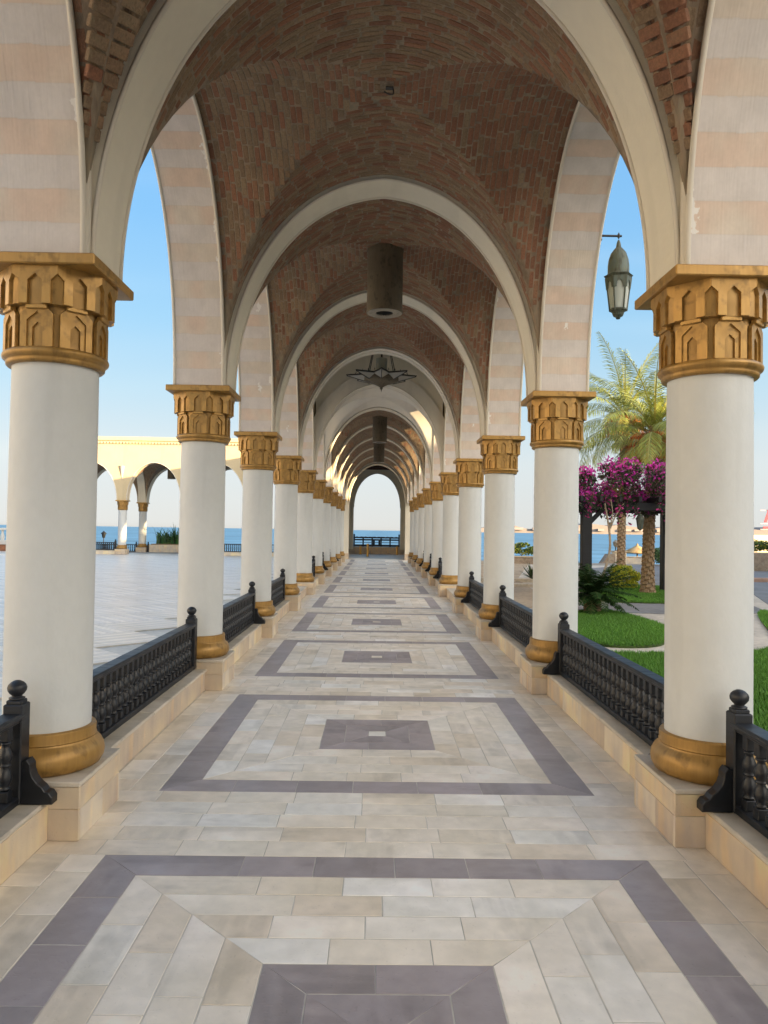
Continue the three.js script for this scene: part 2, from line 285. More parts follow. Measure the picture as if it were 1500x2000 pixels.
  part('tile_bed', box(5.0, 0.06, 62, 0, -0.0322, -17), M.grout, floorRoot);
}

// ------------------------------------------------------------------ columns
const octPlate = (() => {   // upper tier: a face with one pointed niche and half a niche at either end
  const w = 0.2319, h = 0.19, nh = 0.036, ys = 0.118, ya = 0.15;
  return extrude([[-w / 2, h], [w / 2, h], [w / 2, ya], [w / 2 - nh, ys], [w / 2 - nh, 0], [nh, 0], [nh, ys], [0, ya], [-nh, ys], [-nh, 0], [-w / 2 + nh, 0], [-w / 2 + nh, ys], [-w / 2, ya]].reverse(), 0.019);
})();
const lowPlate = extrude([[-0.082, 0], [-0.082, 0.165], [-0.055, 0.192], [0.055, 0.192], [0.082, 0.165], [0.082, 0], [0.05, 0], [0.05, 0.135], [0, 0.178], [-0.05, 0.135], [-0.05, 0]].reverse(), 0.018);
const lowInner = extrude([[-0.054, 0], [-0.054, 0.14], [0, 0.182], [0.054, 0.14], [0.054, 0], [0.026, 0], [0.026, 0.10], [0, 0.124], [-0.026, 0.10], [-0.026, 0]].reverse(), 0.012);
const colGeo = {
  shaft: lathe([[0.2185, 0.49], [0.219, 1.4], [0.217, 2.0], [0.215, 2.39]], 48, 2),
  base: lathe([[0.0, 0.286], [0.245, 0.286], [0.268, 0.297], [0.284, 0.325], [0.289, 0.352], [0.284, 0.382], [0.270, 0.408], [0.252, 0.425], [0.249, 0.432], [0.247, 0.437]], 48, 2),
  neck: lathe([[0.20, 0.436], [0.247, 0.4365], [0.2475, 0.444], [0.244, 0.448], [0.244, 0.489], [0.240, 0.496], [0.22, 0.498]], 48, 2),
  ring: lathe([[0.21, 2.372], [0.236, 2.372], [0.244, 2.380], [0.246, 2.390], [0.243, 2.399], [0.252, 2.403], [0.262, 2.412], [0.2655, 2.424], [0.262, 2.436], [0.250, 2.445], [0.235, 2.447], [0.2, 2.447]], 48, 2),
  abacus: chamferBox(0.61, 0.056, 0.61, 0.006, 0, 2.873, 0),
};
function octagon(ap, y0, y1) { const g = new THREE.CylinderGeometry(ap / Math.cos(Math.PI / 8), ap / Math.cos(Math.PI / 8), y1 - y0, 8, 1); g.rotateY(Math.PI / 8); g.translate(0, (y0 + y1) / 2, 0); return boxUV(g); }
colGeo.upper = octagon(0.258, 2.655, 2.8445);
colGeo.lower = octagon(0.2215, 2.44, 2.655);
colGeo.block = chamferBox(0.105, 0.022, 0.03, 0.003);
const faceAt = (g, i, ap, y) => { const q = g.clone(); q.translate(0, y, ap); q.rotateY(i * Math.PI / 4); return q; };
const faces = { up: [], low: [], inn: [], blk: [] };
for (let i = 0; i < 8; i++) { faces.up.push(faceAt(octPlate, i, 0.258, 2.655)); faces.low.push(faceAt(lowPlate, i, 0.226, 2.4445)); faces.inn.push(faceAt(lowInner, i, 0.2205, 2.4455)); faces.blk.push(faceAt(colGeo.block, i, 0.243, 2.6445)); }
colGeo.capFar = merge([colGeo.upper, colGeo.lower, ...faces.up, ...faces.low, ...faces.inn, ...faces.blk].map((g) => g.clone()));
const pedSlabs = (() => {
  const o = [], H = 0.29, t = 0.022;
  for (let i = 0; i < 4; i++) {
    const long = i % 2 === 0 ? H * 2 : H * 2 - 2 * t, u = i % 2 ? 1 : 1;
    const rows = [[0.0, 0.155, [-0.5, 0.06, 0.5]], [0.155, 0.262, [-0.5, 0.5]]];
    for (const [y0, y1, cs] of rows) for (let j = 0; j + 1 < cs.length; j++) { const w = (cs[j + 1] - cs[j]) * long, g = chamferBox(w - 0.002, y1 - y0 - 0.002, t, 0.002, (cs[j] + cs[j + 1]) / 2 * long * u, (y0 + y1) / 2, H - t / 2); g.rotateY(i * Math.PI / 2); o.push(boxUV(g, i * 1.3 + j * 0.7, y0 * 3)); }
  }
  return o;
})();
const pedTop = chamferBox(0.584, 0.024, 0.584, 0.004, 0, 0.2745, 0), pedCore = box(0.53, 0.256, 0.53, 0, 0.13, 0);
function makeColumn(near, label, pos, group) {
  const t = thing('column', label, 'column', pos, 0, group);
  const ped = part('pedestal', pedCore, M.pedestal, t);
  if (near) { pedSlabs.forEach((g, i) => part('stone_slab', g, i % 3 ? M.pedestal : M.pedestalPale, ped)); } else part('stone_slab', merge(pedSlabs.map((g) => g.clone())), M.pedestal, ped);
  part('top_slab', pedTop, M.coping, ped);
  const b = part('base', colGeo.base, M.bronze, t); part('neck_band', colGeo.neck, M.bronze, b);
  part('shaft', colGeo.shaft, M.column, t);
  const c = part('capital', near ? merge([colGeo.upper.clone(), colGeo.lower.clone()]) : colGeo.capFar, M.bronzeDeep, t);
  if (near) { faces.up.forEach((g) => part('niche_panel', g, M.bronze, c)); faces.low.forEach((g) => part('arch_panel', g, M.bronze, c)); faces.inn.forEach((g) => part('inner_arch', g, M.bronze, c)); faces.blk.forEach((g) => part('corbel', g, M.bronze, c)); }
  part('collar', colGeo.ring, M.bronze, c); part('abacus', colGeo.abacus, M.bronze, c);
  return t;
}
const sideName = (s) => (s < 0 ? 'left' : 'right');
let nearCol, farCol;
for (const s of [-1, 1]) for (let k = -3; k <= 10; k++) {
  const view = s < 0 ? 'plaza' : 'garden';
  const label = k >= 1 ? `white column with bronze capital, ${ORD[k]} from the front in the ${sideName(s)} row` : k === 0 ? `white column beside the viewer in the ${sideName(s)} row, next to the ${view}` : `white column ${ORD[-k]} behind the viewer in the ${sideName(s)} row, next to the ${view}`;
  const pos = [s * XC, 0, ZK(k)], grp = `columns along the ${sideName(s)} side of the walk`;
  if (k >= 0 && k <= 4) { if (!nearCol) nearCol = makeColumn(true, label, pos, grp); else copyOf(nearCol, pos, 0, label, grp); }
  else { if (!farCol) farCol = makeColumn(false, label, pos, grp); else copyOf(farCol, pos, 0, label, grp); }
}

// ------------------------------------------------------------------ low walls and black balustrades between the columns
const kerbGeo = (() => {
  const len = S - 0.584, o = { slabs: [], caps: [] }, r = rng(5);
  let z = -len / 2; while (z < len / 2 - 0.05) { let w = 0.5 + 0.14 * r(); if (len / 2 - z - w < 0.25) w = len / 2 - z; const g = chamferBox(0.02, 0.178, w - 0.002, 0.002, -0.13, 0.0895, z + w / 2); o.slabs.push(boxUV(g, r() * 5, r())); z += w; }
  z = -len / 2; while (z < len / 2 - 0.05) { let w = 0.78 + 0.12 * r(); if (len / 2 - z - w < 0.4) w = len / 2 - z; o.caps.push(boxUV(chamferBox(0.29, 0.026, w - 0.002, 0.008, 0, 0.192, z + w / 2), r() * 5, r())); z += w; }
  o.core = box(0.25, 0.178, len, 0, 0.089, 0); return o;
})();
function makeLowWall(near, label, pos, turn, group) {
  const t = thing('low_wall', label, 'low wall', pos, turn, group);
  part('core', kerbGeo.core, M.pedestal, t);
  if (near) { kerbGeo.slabs.forEach((g, i) => part('stone_slab', g, i % 2 ? M.pedestalPale : M.pedestal, t)); kerbGeo.caps.forEach((g) => part('coping_slab', g, M.coping, t)); }
  else { part('stone_slabs', merge(kerbGeo.slabs.map((g) => g.clone())), M.pedestalPale, t); part('coping', merge(kerbGeo.caps.map((g) => g.clone())), M.coping, t); }
  return t;
}
const bal = (() => {   // local: runs along z, corridor side towards -x, foot at y = 0
  const o = {}, len = S - 0.584 - 0.10;
  o.turned = merge([
    lathe([[0.0, 0.05], [0.020, 0.05], [0.027, 0.058], [0.027, 0.064], [0.019, 0.070], [0.026, 0.085], [0.032, 0.102], [0.033, 0.118], [0.026, 0.14], [0.017, 0.158], [0.027, 0.166], [0.027, 0.172], [0.019, 0.178], [0.029, 0.192], [0.033, 0.208], [0.030, 0.226], [0.019, 0.25], [0.017, 0.262], [0.026, 0.268], [0.026, 0.276], [0.017, 0.282], [0, 0.282]], 10),
    chamferBox(0.052, 0.05, 0.052, 0.003, 0, 0.025, 0), chamferBox(0.046, 0.074, 0.046, 0.003, 0, 0.318, 0)]);
  o.bottom = chamferBox(0.082, 0.04, len, 0.005, 0, 0.022, 0);
  o.top = merge([chamferBox(0.098, 0.03, len, 0.008, 0, 0.421, 0), chamferBox(0.074, 0.014, len, 0.003, 0, 0.400, 0)]);
  o.post = merge([chamferBox(0.092, 0.475, 0.092, 0.006, 0, 0.2385, 0), chamferBox(0.072, 0.02, 0.072, 0.004, 0, 0.4845, 0)]);
  o.finial = lathe([[0.030, 0.494], [0.036, 0.496], [0.037, 0.504], [0.024, 0.510], [0.023, 0.514], [0.034, 0.524], [0.043, 0.538], [0.045, 0.552], [0.040, 0.566], [0.028, 0.578], [0.014, 0.585], [0, 0.587]], 20);
  const pr = [[0.0, 0.0], [0.0, 0.20], [0.02, 0.205], [0.035, 0.185], [0.037, 0.155], [0.047, 0.125], [0.070, 0.095], [0.095, 0.075], [0.108, 0.055], [0.128, 0.05], [0.142, 0.03], [0.142, 0.0]];
  const br = extrude(pr.map(([x, y]) => [-x, y]), 0.062, 0.003); br.translate(-0.0475, 0.004, -0.031); o.bracket = br;
  o.len = len; return o;
})();
function makeBalustrade(detail, label, pos, turn, group) {
  const t = thing('balustrade', label, 'balustrade', pos, turn, group), n = 24, st = (bal.len - 0.10) / n, list = [];
  part('bottom_rail', bal.bottom, M.black, t); part('top_rail', bal.top, M.black, t);
  for (let i = 0; i < n; i++) { const z = -bal.len / 2 + 0.05 + st * (i + 0.5); if (detail) part('baluster', bal.turned, M.black, t, [0, 0.042, z]).rotation.y = 0; else { const g = bal.turned.clone(); g.translate(0, 0.042, z); list.push(g); } }
  if (!detail) part('balusters', merge(list), M.black, t);
  for (const e of [-1, 1]) { const p = part('post', bal.post, M.black, t, [0, 0.002, e * (bal.len / 2 - 0.004)]); part('finial', bal.finial, M.black, p); part('bracket', bal.bracket, M.black, p); }
  return t;
}
{
  let nw, fw, nb, fb;
  for (const s of [-1, 1]) for (let k = -3; k <= 10; k++) {
    if (k === 10) continue;
    const z = ZK(k) - S / 2, turn = s > 0 ? 0 : Math.PI, where = k >= 1 ? `between the ${ORD[k]} and ${ORD[k + 1]} columns of the ${sideName(s)} row` : k === 0 ? `before the first column of the ${sideName(s)} row, nearest the viewer` : `${ORD[-k]} bay behind the viewer on the ${sideName(s)} side`;
    const near = k >= 0 && k <= 3, gw = `low stone walls of the ${sideName(s)} side`, gb = `black balustrades of the ${sideName(s)} side`;
    const lw = `cream stone low wall ${where}`, lb = `black turned wood balustrade ${where}`;
    const pw = [s * XC, 0, z], pb = [s * XC, 0.2055, z];
    if (near) { nw = nw ? copyOf(nw, pw, turn, lw, gw) : makeLowWall(true, lw, pw, turn, gw); nb = nb ? copyOf(nb, pb, turn, lb, gb) : makeBalustrade(true, lb, pb, turn, gb); }
    else { fw = fw ? copyOf(fw, pw, turn, lw, gw) : makeLowWall(false, lw, pw, turn, gw); if (k !== 4) fb = fb ? copyOf(fb, pb, turn, lb, gb) : makeBalustrade(false, lb, pb, turn, gb); }
  }
}

// ------------------------------------------------------------------ side walls with striped arch soffits
const wallGeo = (() => {
  const pr = profile(AL, BR - 0.02), o = {};
  const out = [[-S / 2, 0], ...pr, [S / 2, 0], [S / 2, ROOF - YS], [-S / 2, ROOF - YS]];
  const g = extrude(out, 0.45); g.rotateY(Math.PI / 2); g.translate(-0.225, YS + 0.002, 0); o.wall = boxUV(g);   // shape x -> -z, depth -> x
  const n = pr.length, pos = [], uv = [], idx = []; let L = 0; const ls = [0];
  for (let i = 1; i < n; i++) { L += Math.hypot(pr[i][0] - pr[i - 1][0], pr[i][1] - pr[i - 1][1]); ls.push(L); }
  for (let i = 0; i < n; i++) { const t = i / (n - 1), a = pr[Math.max(0, i - 1)], b = pr[Math.min(n - 1, i + 1)]; let nx = (b[1] - a[1]), ny = -(b[0] - a[0]); const q = Math.hypot(nx, ny); nx /= q; ny /= q; for (const x of [-0.226, 0.226]) { pos.push(x, YS + 0.003 + pr[i][1] + ny * 0.003, pr[i][0] + nx * 0.003); uv.push(x < 0 ? 1 : 0, ls[i] / L); } }
  for (let i = 0; i < n - 1; i++) { const a = i * 2; idx.push(a, a + 2, a + 1, a + 1, a + 2, a + 3); }
  const sg = new THREE.BufferGeometry(); sg.setAttribute('position', new THREE.Float32BufferAttribute(pos, 3)); sg.setAttribute('uv', new THREE.Float32BufferAttribute(uv, 2)); sg.setIndex(idx); sg.computeVertexNormals(); o.soffit = sg;
  const bead = []; for (const x of [-0.230, 0.230]) bead.push(tube(pr.map(([z, y]) => V(x, YS + y + 0.004, z)), 0.016, 64, 6)); o.beadIn = bead[0]; o.beadOut = bead[1];
  const den = []; for (let i = 0; i < 20; i++) den.push(box(0.07, 0.10, S / 40, 0.29, ROOF - 0.12, -S / 2 + S / 40 + i * S / 20));
  o.cornice = merge([box(0.64, 0.14, S - 0.002, 0, ROOF + 0.074, 0), box(0.56, 0.06, S - 0.002, 0, ROOF + 0.176, 0), ...den]); return o;
})();
const stripeMats = [[101, 18], [102, 16], [103, 10], [104, 3]].map(([s, c]) => mat([0.86, 0.85, 0.84], { map: stripeTexture(s, c), bumpMap: T.plasterBump, bumpScale: 0.002, roughness: 0.85 }));
const soffitPlain = mat([0.70, 0.60, 0.45], { map: T.plaster });
function makeArcadeWall(sm, label, pos, turn, group) {   // inner (corridor) side towards local -x
  const t = thing('arcade_wall', label, 'arcade wall', pos, turn, group);
  part('wall', wallGeo.wall, M.wall, t); part('striped_soffit', wallGeo.soffit, sm, t); part('edge_moulding', wallGeo.beadIn, M.bead, t); part('edge_moulding', wallGeo.beadOut, M.bead, t); part('cornice', wallGeo.cornice, M.wall, t);
  return t;
}
for (const s of [-1, 1]) for (let k = -3; k <= 10; k++) {
  const where = k >= 1 && k < 10 ? `between the ${ORD[k]} and ${ORD[k + 1]} columns of the ${sideName(s)} row` : k === 10 ? `beyond the tenth column of the ${sideName(s)} row` : k === 0 ? `from the first column of the ${sideName(s)} row over the viewer` : `${ORD[-k]} bay behind the viewer on the ${sideName(s)} side`;
  makeArcadeWall(s < 0 ? stripeMats[[3, 0, 1, 2, 0, 3][Math.max(0, Math.min(5, k))]] : stripeMats[k % 2 ? 3 : 2], `side arch with pink and grey striped soffit ${where}`, [s * XC, 0, ZK(k) - S / 2], s > 0 ? 0 : Math.PI, 'striped side arches of the walk');
}

// ------------------------------------------------------------------ transverse arches
function archBand(a, b, thick, depth) { const i = profile(a, b), o = profile(a + thick, b + thick).reverse(); const g = extrude([...i, ...o].reverse(), depth); g.translate(0, YS + 0.001, -depth / 2); return g; }
const ribGeo = { band: archBand(AT, BR, 0.30, 0.42), bead: tube(profile(AT, BR).map(([x, y]) => V(x * 0.999, YS + y, 0)), 0.014, 72, 6), foot: chamferBox(0.04, 0.56, 0.055, 0.012, 0, YS + 0.282, 0) };
for (let k = -3; k <= 10; k++) {
  const where = k >= 1 ? `spanning the ${ORD[k]} pair of columns` : k === 0 ? 'spanning the columns beside the viewer' : `spanning the ${ORD[-k]} pair of columns behind the viewer`;
  const label = `smooth cream plaster arch ${where}`, pos = [0, 0, ZK(k)];
  const t = thing('transverse_arch', label, 'arch', pos, 0, 'cream arches across the walk');
  part('arch_band', ribGeo.band, k === 4 || k === 5 ? M.whiteVault : M.rib, t);
  for (const e of [-1, 1]) part('edge_bead', ribGeo.bead, M.bead, t, [0, 0, e * 0.205]);
  if (k === 4 || k === 5) part('middle_bead', ribGeo.bead, M.bead, t);
  for (const e of [-1, 1]) for (const f of [-1, 1]) part('springer_block', ribGeo.foot, M.bead, t, [f * (AT + 0.022), 0, e * 0.236]);
}

// ------------------------------------------------------------------ groin vaults
const VA = AT + 0.036, VL = AL + 0.02, VB = BR + 0.02;
const yT = (x) => VB * ell(x / VA), yL = (z) => VB * ell(z / VL);
function vaultSheet(off) {
  const n = 44, pos = [], uv = [], idx = [], sgn = (q) => Math.sin(q * Math.PI / 2);
  for (let j = 0; j <= n; j++) for (let i = 0; i <= n; i++) { const x = sgn(i / n * 2 - 1) * VA, z = sgn(j / n * 2 - 1) * VL; pos.push(x, YS + Math.max(yT(x), yL(z)) + off, z); uv.push(x, z); }
  for (let j = 0; j < n; j++) for (let i = 0; i < n; i++) { const a = j * (n + 1) + i, q = (i < n / 2) === (j < n / 2); if (q) idx.push(a, a + 1, a + n + 2, a, a + n + 2, a + n + 1); else idx.push(a, a + 1, a + n + 1, a + 1, a + n + 2, a + n + 1); }
  const g = new THREE.BufferGeometry(); g.setAttribute('position', new THREE.Float32BufferAttribute(pos, 3)); g.setAttribute('uv', new THREE.Float32BufferAttribute(uv, 2)); g.setIndex(idx); g.computeVertexNormals(); return g;
}
const sheet = vaultSheet(0.005), smoothSheet = vaultSheet(-0.01);
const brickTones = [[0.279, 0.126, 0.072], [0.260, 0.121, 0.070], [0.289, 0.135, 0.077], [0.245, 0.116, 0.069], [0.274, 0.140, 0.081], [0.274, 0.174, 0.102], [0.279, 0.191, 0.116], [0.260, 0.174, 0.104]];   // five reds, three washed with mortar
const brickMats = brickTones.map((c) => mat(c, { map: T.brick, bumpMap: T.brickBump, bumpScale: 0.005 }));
const brickUnits = [0, 1, 2].map((i) => { const r = rng(70 + i), g = chamferBox(1, 1, 1, 0.06); const p = g.attributes.position; for (let q = 0; q < p.count; q++) p.setXYZ(q, p.getX(q), p.getY(q), p.getZ(q)); const u = g.attributes.uv; for (let q = 0; q < u.count; q++) u.setXY(q, u.getX(q) * 0.22 + i * 0.31, u.getY(q) * 0.09 + i * 0.17); return g; });
function vaultBricks(seed, grey = 0, corners = false) {                              // list of {m: Matrix4, tone, unit}
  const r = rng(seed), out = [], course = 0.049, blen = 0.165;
  function table(a, fy) { const n = 400, t = [[-a, 0, 0]]; let L = 0, px = -a, py = 0; for (let i = 1; i <= n; i++) { const x = -Math.cos(Math.PI * i / n) * a, y = i === n ? 0 : fy(x); L += Math.hypot(x - px, y - py); t.push([x, y, L]); px = x; py = y; } return t; }
  const at = (t, s) => { let lo = 0, hi = t.length - 1; while (hi - lo > 1) { const m = (lo + hi) >> 1; if (t[m][2] < s) lo = m; else hi = m; } const f = (s - t[lo][2]) / Math.max(1e-6, t[hi][2] - t[lo][2]); return [t[lo][0] + (t[hi][0] - t[lo][0]) * f, t[lo][1] + (t[hi][1] - t[lo][1]) * f]; };
  const arcOf = (t, x) => { let lo = 0, hi = t.length - 1; while (hi - lo > 1) { const m = (lo + hi) >> 1; if (t[m][0] < x) lo = m; else hi = m; } const f = (x - t[lo][0]) / Math.max(1e-6, t[hi][0] - t[lo][0]); return t[lo][2] + (t[hi][2] - t[lo][2]) * f; };
  for (const web of [0, 1]) {                             // 0: rings across the walk (front and back webs), 1: rings along it (side webs)
    const a = web ? VL : VA, c = web ? VA : VL, t = table(a, web ? yL : yT), n = Math.ceil(c / course);
    for (const sg of [-1, 1]) for (let i = 0; i < n; i++) {
      const q = (i + 0.5) * course; if (q > c) break; const lim = a * (q - (q / c > 0.72 ? 0.028 : 0.004)) / c; if (lim < 0.05) continue;
      const s0 = arcOf(t, -lim), s1 = arcOf(t, lim); let s = s0 - blen * (i % 2 ? 0.5 : 0) - r() * 0.04;
      const bend = (r() - 0.5) * 0.002;
      while (s < s1) {
        const l = blen * (0.9 + 0.2 * r()), b0 = Math.max(s, s0), b1 = Math.min(s + l, s1); s += l;
        if (b1 - b0 < 0.055) continue;
        const p0 = at(t, b0), p1 = at(t, b1), mid = at(t, (b0 + b1) / 2), tx = V(p1[0] - p0[0], p1[1] - p0[1], 0).normalize(), nn = V(tx.y, -tx.x, 0);   // nn points down into the room
        if (nn.y > 0) nn.negate();
        const T1 = web ? V(0, tx.y, tx.x) : tx, N1 = web ? V(0, nn.y, nn.x) : nn, W1 = V().crossVectors(T1, N1), P = web ? V(sg * q, YS + mid[1], mid[0]) : V(mid[0], YS + mid[1], sg * q);
        P.addScaledVector(N1, -0.02 + (r() - 0.5) * 0.003 + bend);
        const tilt = new THREE.Matrix4().makeRotationFromEuler(new THREE.Euler((r() - 0.5) * 0.03, (r() - 0.5) * 0.02, (r() - 0.5) * 0.02));
        const m = new THREE.Matrix4().makeBasis(T1, N1, W1).multiply(tilt).multiply(new THREE.Matrix4().makeScale(b1 - b0 - 0.008 - r() * 0.004, 0.04, course - 0.007 - r() * 0.004)); m.setPosition(P);
        out.push({ m, tone: r() < Math.max(grey, web ? (sg < 0 ? 0.6 : 0.08) : 0.5) ? 5 + Math.floor(r() * 3) : Math.floor(r() * 5), unit: Math.floor(r() * 3) });  // left webs greyer, right redder: partly mortar wash, partly side light put into colour
      }
    }
  }
  if (corners) for (const sx of [-1, 1]) for (const sz of [-1]) {     // narrow courses laid level in each corner, up to where the webs part
    for (let h = 0.60; h < 1.3; h += 0.062) {
      let lo = 0, hi = 1; for (let q = 0; q < 30; q++) { const m = (lo + hi) / 2; if (VB * ell(m) > h) lo = m; else hi = m; }
      const u = lo, w = Math.min(0.24, 0.03 + (1 - u) * 1.5), n = w > 0.15 ? 2 : 1;
      const d0 = VB * (ell(u - 0.02) - ell(u)) / (0.02 * Math.hypot(VA, VL)), N1 = V(-sx, -1.4142 / Math.max(0.6, d0), -sz).normalize(), T1 = V(sz, 0, -sx).normalize(), W1 = V().crossVectors(T1, N1);
      for (let q = 0; q < n; q++) {
        const P = V(sx * VA * u, YS + h, sz * VL * u).addScaledVector(T1, n > 1 ? (q - 0.5) * w / 2 : 0).addScaledVector(N1, -0.004 - 0.34 * w / n + (n > 1 ? 0.012 : 0) + (r() - 0.5) * 0.004);
        const m = new THREE.Matrix4().makeBasis(T1, N1, W1).multiply(new THREE.Matrix4().makeScale(w / n - 0.006, 0.045, 0.058)); m.setPosition(P);
        out.push({ m, tone: r() < (sx < 0 ? 0.8 : 0.25) ? 5 + Math.floor(r() * 3) : Math.floor(r() * 5), unit: Math.floor(r() * 3) });  // left corners greyer too, mortar wash plus side light in the tone
      }
    }
  }
  return out;
}
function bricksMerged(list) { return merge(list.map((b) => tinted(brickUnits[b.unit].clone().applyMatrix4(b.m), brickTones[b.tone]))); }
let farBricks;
for (let k = -3; k <= 10; k++) {
  const zc = ZK(k) - S / 2; if (k === 4) continue;
  const where = k >= 1 && k < 10 ? `between the ${ORD[k]} and ${ORD[k + 1]} arches` : k === 10 ? 'beyond the tenth arch' : k === 0 ? 'over the viewer, before the first arch' : `${ORD[-k]} bay behind the viewer`;
  if (k === 5) { const t = thing('plaster_vault', `smooth white plaster vault ${where}, past the star lamp`, 'vault', [0, 0, zc]); part('vault_shell', smoothSheet, M.whiteVault, t); continue; }
  const t = thing('brick_vault', `red brown brick groin vault ${where}`, 'vault', [0, 0, zc], 0, 'brick vaults of the walk');
  part('mortar_bed', sheet, M.mortar, t);
  const pick = { 0: 150, 1: 300, 2: 120 }[k] || 0;
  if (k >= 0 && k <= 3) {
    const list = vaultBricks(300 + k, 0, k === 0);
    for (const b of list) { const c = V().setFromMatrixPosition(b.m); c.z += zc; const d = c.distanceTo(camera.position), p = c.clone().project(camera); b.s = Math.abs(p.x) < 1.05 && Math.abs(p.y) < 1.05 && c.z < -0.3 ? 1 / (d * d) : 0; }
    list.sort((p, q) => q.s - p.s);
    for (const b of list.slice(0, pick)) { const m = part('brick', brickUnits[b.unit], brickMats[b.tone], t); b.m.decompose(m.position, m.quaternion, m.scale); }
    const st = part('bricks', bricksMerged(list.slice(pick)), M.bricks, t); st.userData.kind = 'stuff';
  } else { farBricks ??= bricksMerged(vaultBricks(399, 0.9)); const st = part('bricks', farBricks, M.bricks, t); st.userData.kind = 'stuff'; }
}
// broken hook at the crown of the first full vault
{ const t = thing('ceiling_hook', 'small broken iron hook at the crown of the nearest full brick vault', 'hook', [0.02, YS + VB - 0.02, ZK(1) - S / 2]);
  part('plate', chamferBox(0.06, 0.012, 0.04, 0.003, 0, -0.006, 0), M.iron, t); part('hook_arm', tube([[0.03, -0.01, 0], [0.03, -0.05, 0], [0.0, -0.06, 0.01], [-0.04, -0.035, 0]], 0.006, 16, 6), M.iron, t); }

// ------------------------------------------------------------------ roof, crossing tower, end hall
{
  const t = thing('roof', 'flat roof slab over the near part of the covered walk', 'roof', [0, ROOF, 0]);
  part('slab', box(3.0, 0.16, -ZK(4) + 9.7, 0, 0.08, (9.7 + ZK(4)) / 2 + 0.1), M.wall, t);
  const t2 = thing('roof', 'flat roof slab over the far part of the covered walk', 'roof', [0, ROOF, 0]);
  part('slab', box(3.0, 0.16, 38.2 + ZK(5) + 0.3, 0, 0.08, (-38.2 + ZK(5) - 0.3) / 2), M.wall, t2);
  const tw = thing('crossing_tower', 'plain cream walled tower bay holding the star lamp', 'tower', [0, 0, ZK(4) - S / 2]), H = 8.6;
  for (const e of [-1, 1]) {
    const pr = profile(AT + 0.1, BR + 0.1), g = extrude([[-1.49, 0], ...pr.filter(([x]) => Math.abs(x) < 1.49), [1.49, 0], [1.49, H - YS], [-1.49, H - YS]], 0.36); g.translate(0, YS + 0.01, e * S / 2 - 0.18); part('cross_wall', boxUV(g), M.rib, tw);
    part('side_wall', box(0.48, H - ROOF - 0.25, S + 0.36, e * 1.735, (H + ROOF + 0.25) / 2, 0), M.rib, tw);
  }
  part('tower_ceiling', box(3.9, 0.2, S + 0.4, 0, H + 0.1, 0), M.rib, tw);
}
function portal(name, label, halfSpan, height, outer, top, thick, pos, m, sill) {
  const t = thing(name, label, 'portal', pos), pr = profile(halfSpan, height - YS).map(([x, y]) => [x, y + YS]);
  const g = extrude([[-outer, 0], [-halfSpan, 0], ...pr, [halfSpan, 0], [outer, 0], [outer, top], [-outer, top]], thick); g.translate(0, 0.001, -thick / 2); part('wall', boxUV(g), m, t);
  for (const e of [-1, 1]) part('edge_bead', tube(pr.map(([x, y]) => V(x, y, e * thick / 2)), 0.03, 60, 6), M.bead, t);
  for (const e of [-1, 1]) part('plinth', chamferBox(outer - halfSpan + 0.04, 0.3, thick + 0.06, 0.01, e * ((outer + halfSpan) / 2 - 0.02 + 0.02), 0.151, 0), M.pedestal, t);
  return t;
}
portal('portal', 'plain square-piered arch where the columns of the walk end', 1.45, 4.9, 2.6, ROOF, 0.6, [0, 0, -38.5], M.rib);
portal('portal', 'far end wall with pointed arch opening onto the sea', 1.46, 5.05, 3.2, ROOF, 0.4, [0, 0, -46.7], M.rib);
